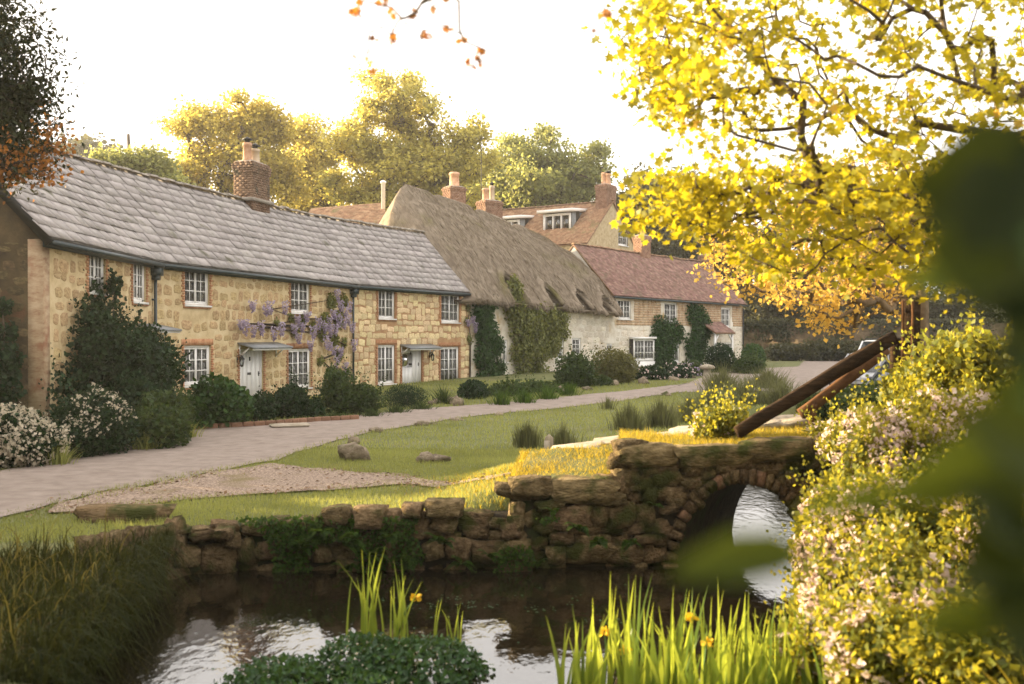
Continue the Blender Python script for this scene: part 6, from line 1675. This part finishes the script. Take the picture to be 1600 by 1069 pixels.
tree('green_tree', 'dense green tree behind the dormer house', (*at(850, 400, 100)[:2], 3.0), 7, far_lobes([(755,850,215,320), (800,910,195,300), (860,950,225,330), (740,945,260,350), (720,800,240,340)], 100), 1100, LM['tree'], .36, 46, .5, .024, step=1.3, clumps=(90, 1.8))
tree('green_tree', 'dull green tree over the ridge of the slate terrace', (*at(195, 330, 66)[:2], 2.0), 6, far_lobes([(135,210,240,310), (190,262,228,310), (230,275,255,320)], 66), 380, LM['tree'], .28, 42, .36, .016, step=1.0, clumps=(36, 1.1))
tree('far_tree', 'hazy distant tree on the hill beside the bare pole', (*at(140, 330, 150)[:2], 5.0), 8, far_lobes([(105,172,224,290)], 150), 110, LM['darktree'], 1.0, 34, 1.4, .05, step=2.5)
mb = MB(); p = at(202, 330, 70); mb.tube([at(202, 330, 70), at(203, 250, 70), at(201, 210, 70)], [.16, .14, .10], 7); o = mb.build('bare_pole', MT['bark']); tag(o, 'bare wooden pole sticking up above the trees', 'pole')
for (spec, Y, lab, n) in (([(985,1075,262,340), (1000,1085,300,400)], 105, 'brownish tree right of the gable chimney', 200), ([(945,1010,310,400), (985,1060,330,440)], 96, 'dark tree between the gabled house and the tiled roof', 200),
                          ([(1055,1160,300,440), (1100,1220,340,500)], 98, 'dark wood tree above the end of the tiled roof', 300), ([(1170,1290,300,460), (1200,1320,400,530), (1140,1240,430,540)], 94, 'dark tree behind the ivy-topped wall', 320),
                          ([(1280,1420,290,460), (1300,1440,400,530)], 96, 'shadowy tree behind the parked cars', 320), ([(1400,1560,280,460), (1420,1600,400,540)], 90, 'shadowy tree at the far end of the boundary wall', 300), ([(1500,1700,200,420), (1540,1720,380,540)], 86, 'large shadowy tree behind the leafy sycamore', 300)):
    c = at((spec[-1][0]+spec[-1][1])/2, 560, Y); tree('dark_tree', lab, (c[0], c[1], float(ground_h(c[0], c[1]))), 5, far_lobes(spec, Y), int(n*1.8), LM['darktree'], .38, 44, .55, .022, step=1.3, clumps=(48, 1.9))
# yew at the upper left, in front of the end cottage
yl = [L_(-120,60,-80,110,15,1.0), L_(-140,85,40,170,15,1.1), L_(-160,95,110,220,15.2,1.1), L_(-140,75,180,285,14.8,1.0), L_(-60,95,130,200,15.4,.7), L_(-260,-20,-60,250,15.5,1.6)]
yt, _ = lobe_points(yl, 520, .3, 1.0, None, .4, 2.0)
tree('yew_tree', 'dark feathery evergreen tree overhanging the end of the slate roof', (-10.2, 15.6, 0.), 4.6, yl, 0, LM['yew'], .10, 46, .20, .008, tips=yt, step=.4, T=(T_NEEDLE[0]*np.array([1.6, 1, 1]), T_NEEDLE[1]), along=250)
tips, _ = lobe_points([L_(-20,85,225,290,14.6,.6), L_(60,110,190,250,14.8,.4)], 60, .3, 1.0, None, .4)
P = np.repeat(tips, 11, 0); P = P+rng.normal(size=P.shape)*.13
t = thing('copper_branch', at(20, 260, 14.6), 'low branch of coppery leaves under the dark evergreen tree', 'branch')
A, par, rad, ends = grow([(-10.1, 15.6, 4.4), (-8.8, 15.1, 4.9), (-7.8, 14.8, 5.0)], tips, .006, .5, .3)
V, Fq = wood_arrays(A, par, rad, 5); mesh_at('branch', V, Fq, MT['bark'], t, smooth=True)
leafobj('leaves', leaf_arrays(P, .075*rng.uniform(.6, 1.2, len(P)), unit(rng.normal(size=P.shape)-UP*.4), rand_dirs(len(P), .7), T_DIA), LM['rust'], t)

# hedge added out of frame on the left to keep the green in shade
for k, (x, y, h) in enumerate(((-17, 13.5, 4.3), (-18, 17.5, 4.2), (-17.5, 21.5, 4.4), (-16.5, 9.5, 4.3), (-18, 25.5, 6.0), (-16, 5.5, 4.0))):
    bush('shade_hedge', 'unseen tall hedge bush added to shade the green, left of the end cottage', 'hedge', [(x, y, h*.5, 2.0, 2.6, h*.52), (x-.6, y+1.2, h*.45, 2.0, 2.2, h*.5)], 3000, .34, LM['mid'], group='added shade hedge left of the cottages', rough=.12, lo=.8)

# unseen trees added behind and beside the viewer to darken the foreground
for k, (x, y, r, h) in enumerate(((-9, -5, 3.2, 9), (-3, -8, 3.6, 11), (4, -7, 3.6, 11), (-13, 1, 2.6, 7.0), (-7.6, 3.0, 1.7, 7.5))):
    tree('shade_tree', 'unseen leafy tree added around the viewer to shade the foreground', (x, y, float(ground_h(x, y))), 3, [(x, y, h*.58, r, r, h*.46), (x+1, y-.8, h*.7, r*.8, r*.8, h*.33)], 260, LM['mid'], .42, 30, .55, .02, step=1.0, group='added shade trees around the viewer')
# sycamore over the right side
def pxpoly_tips(n, poly, y0, y1, cond=None):
    out = []; poly = np.array(poly, float)
    while len(out) < n:
        x = rng.uniform(poly[:, 0].min(), poly[:, 0].max(), 400); y = rng.uniform(poly[:, 1].min(), poly[:, 1].max(), 400)
        k = poly_sd(x, y, poly) < 0
        for a, b in zip(x[k], y[k]): out.append(at(a, b, rng.uniform(y0, y1)))
    return np.array(out[:n])
mt = np.concatenate([pxpoly_tips(330, [(990,-60), (1060,110), (1090,200), (1150,300), (1280,340), (1420,330), (1700,260), (1750,-150), (1200,-150)], 7.2, 10.6),
                     pxpoly_tips(40, [(955,30), (965,110), (1040,230), (1100,240), (1090,60), (1000,-40)], 8.4, 9.6),
                     pxpoly_tips(30, [(990,330), (1010,290), (1100,270), (1150,330), (1090,360), (1010,360)], 8.2, 9.4),
                     pxpoly_tips(130, [(1060,300), (1090,380), (1200,430), (1330,440), (1480,400), (1560,300), (1400,260), (1150,260)], 8.2, 11.0),
                     pxpoly_tips(70, [(1360,330), (1420,450), (1490,440), (1640,380), (1640,240), (1450,260)], 7.0, 9.0)])
trunkS = [np.array(p) for p in ((6.6, 8.6, 1.0), (6.5, 8.6, 2.0), (6.35, 8.7, 3.0), (6.0, 8.8, 3.8), (5.3, 8.8, 4.15), (4.5, 8.8, 4.15), (3.6, 8.9, 4.3))]
def catkins(t, E):
    n = 260; e = E[rng.choice(len(E), n)]; ps = []
    for q in range(14):
        ps.append(leaf_arrays(e+np.array([0, 0, -.03-.011*q])+rng.normal(size=e.shape)*.010, .022*rng.uniform(.6, 1.2, n), rand_dirs(n), rand_dirs(n), T_DIA))
    o = leafobj('catkin', join_arrays(ps), LM['maple'], t); o['kind'] = 'stuff'
    top = E[E[:, 2] > 3.9]; e = np.repeat(top[rng.choice(len(top), 40)], 9, 0); e = e+rng.normal(size=e.shape)*.09
    leafobj('coppery_leaves', leaf_arrays(e, .07*rng.uniform(.6, 1.2, len(e)), unit(rng.normal(size=e.shape)-UP*.5), rand_dirs(len(e)), T_MAPLE), LM['orange'], t)['kind'] = 'stuff'
tree('sycamore_tree', 'sycamore with glowing yellow-green young leaves arching over the stream', (6.6, 8.6, 1.0), 3, None, 0, LM['maple'], .078, 17, .12, .0040, T=T_MAPLE, trunk=trunkS, tips=mt, step=.26, wig=.10, power=.52, along=260, extra=catkins, fuzz=.8)
# small tree with orange buds by the railing
ot = np.concatenate([pxpoly_tips(260, [(1085,420), (1130,330), (1250,250), (1400,230), (1500,260), (1520,420), (1420,440), (1250,480), (1180,470)], 14.5, 19.0),
                     pxpoly_tips(60, [(1190,430), (1260,440), (1430,430), (1425,500), (1320,520), (1240,500)], 15.5, 17.5)])
to = [at(1440, 700, 16.6), at(1441, 560, 16.6), at(1440, 470, 16.6), at(1438, 420, 16.7), at(1430, 360, 16.8)]
tree('budding_tree', 'small twiggy tree with orange spring buds beside the timber posts', to[0], 3, None, 0, LM['orange'], .085, 17, .13, .007, wood=MT['twig'], trunk=to, tips=ot, step=.35, wig=.16, power=.48, along=120, fuzz=.9)
# hanging twig with coppery leaves at the top
tw_t = np.array([at(px, py, 5.2) for px, py in ((548,14), (562,24), (577,52), (576,85), (583,98), (612,55), (628,30), (668,60), (660,48), (692,40), (718,48), (749,75), (744,93), (752,100), (735,105), (650,20), (680,12), (596,10), (560,2), (700,-10), (945,15), (925,40))])
tw_tr = [at(1300, -260, 6.8), at(1050, -150, 6.2), at(850, -80, 5.6), at(720, -40, 5.3), at(660, 5, 5.2)]
t = thing('hanging_twig', tw_tr[0], 'thin leafing twig with coppery young leaves hanging against the sky', 'branch')
A, par, rad, ends = grow(tw_tr, tw_t, .0022, .5, .12, .2)
V, Fq = wood_arrays(A, par, rad, 5); mesh_at('twig', V, Fq, MT['twig'], t, smooth=True)
E = A[ends]
for e in E:
    k = rng.integers(2, 5); p = np.repeat(e[None], k, 0)+rng.normal(size=(k, 3))*.02
    leafobj('leaf_cluster', leaf_arrays(p, rng.uniform(.03, .06, k), unit(rng.normal(size=(k, 3))-UP*.9), rand_dirs(k), T_MAPLE), LM['rust'], t)

# ------------------------------------------------------------------ out-of-focus plant close to the lens
t = thing('near_plant', (.45, .75, .9), 'blurred dark green leaves of a plant close to the viewer', 'plant')
def big_leaf(a, b, w, nrm=(0, -1, .3), curl=.12, v=.5):  # v tints a leaf: low painted as shaded, high as lit through
    a = np.asarray(a, float); b = np.asarray(b, float); D = b-a; L = np.linalg.norm(D)
    V, Fc, vv = leaf_arrays(a[None], L, D[None], unit(np.array([nrm], float)), (T_OVAL[0]*np.array([w/L/.36*.5, 1, 1.6]), T_OVAL[1]), np.array([v]))
    leafobj('leaf', (V, Fc, vv), LM['near'], t)
NL = [((1610,300),(1410,290),.62,.060,.1), ((1620,350),(1430,345),.66,.062,.2), ((1640,245),(1450,262),.70,.055,.1), ((1570,420),(1440,380),.60,.050,.3), ((1640,320),(1500,235),.72,.06,.0), ((1600,255),(1500,400),.58,.055,.05), ((1640,400),(1530,250),.66,.06,.0),
      ((1630,440),(1500,470),.64,.055,.15), ((1640,480),(1530,420),.70,.06,.05), ((1500,430),(1410,448),.75,.026,1.0), ((1560,455),(1440,420),.72,.03,.9),
      ((1640,540),(1560,470),.62,.05,.1), ((1640,590),(1570,520),.66,.05,.05), ((1640,640),(1545,610),.70,.045,.2),
      ((1640,720),(1500,650),.60,.045,.3), ((1650,770),(1540,690),.66,.05,.15), ((1600,700),(1440,735),.62,.034,.7), ((1620,830),(1490,760),.60,.045,.2), ((1640,850),(1500,850),.58,.05,.1), ((1640,920),(1480,900),.62,.045,.25), ((1600,960),(1420,985),.62,.030,.6),
      ((1560,740),(1370,770),.6,.032,.7), ((1450,765),(1235,808),.62,.018,.9), ((1262,862),(1040,900),.60,.032,.55), ((1640,1000),(1540,930),.6,.05,.1)]
for (p0, p1, Y, wd, v) in NL: big_leaf(at(*p0, Y), at(*p1, Y+rng.normal()*.02), wd, (rng.normal()*.2, -1, .3+rng.normal()*.2), v=v)
mb = MB()
for (pts, r) in (([(1660,1400,.7), (1640,900,.66), (1610,500,.65), (1600,300,.64)], .004), ([(1660,1100,.66), (1560,960,.62), (1430,900,.61), (1262,864,.60)], .0016), ([(1680,1300,.7), (1650,760,.64), (1600,620,.6)], .003)):
    mb.tube([at(*p) for p in pts], r, 6)
mb.build('stem', MT['stemgreen'], t)

# ------------------------------------------------------------------ morning haze
hz = MB(); hz.abox(-150, 160, -10, 440, -2.2, 36)
m = bpy.data.materials.new('haze'); m.use_nodes = True; N = m.node_tree.nodes; N.remove(N['Principled BSDF'])
pv = N.new('ShaderNodeVolumePrincipled'); pv.inputs['Color'].default_value = (1, .97, .92, 1); pv.inputs['Density'].default_value = .0005; pv.inputs['Anisotropy'].default_value = .45
m.node_tree.links.new(pv.outputs[0], N['Material Output'].inputs['Volume'])
o = hz.build('haze', m); o['kind'] = 'stuff'
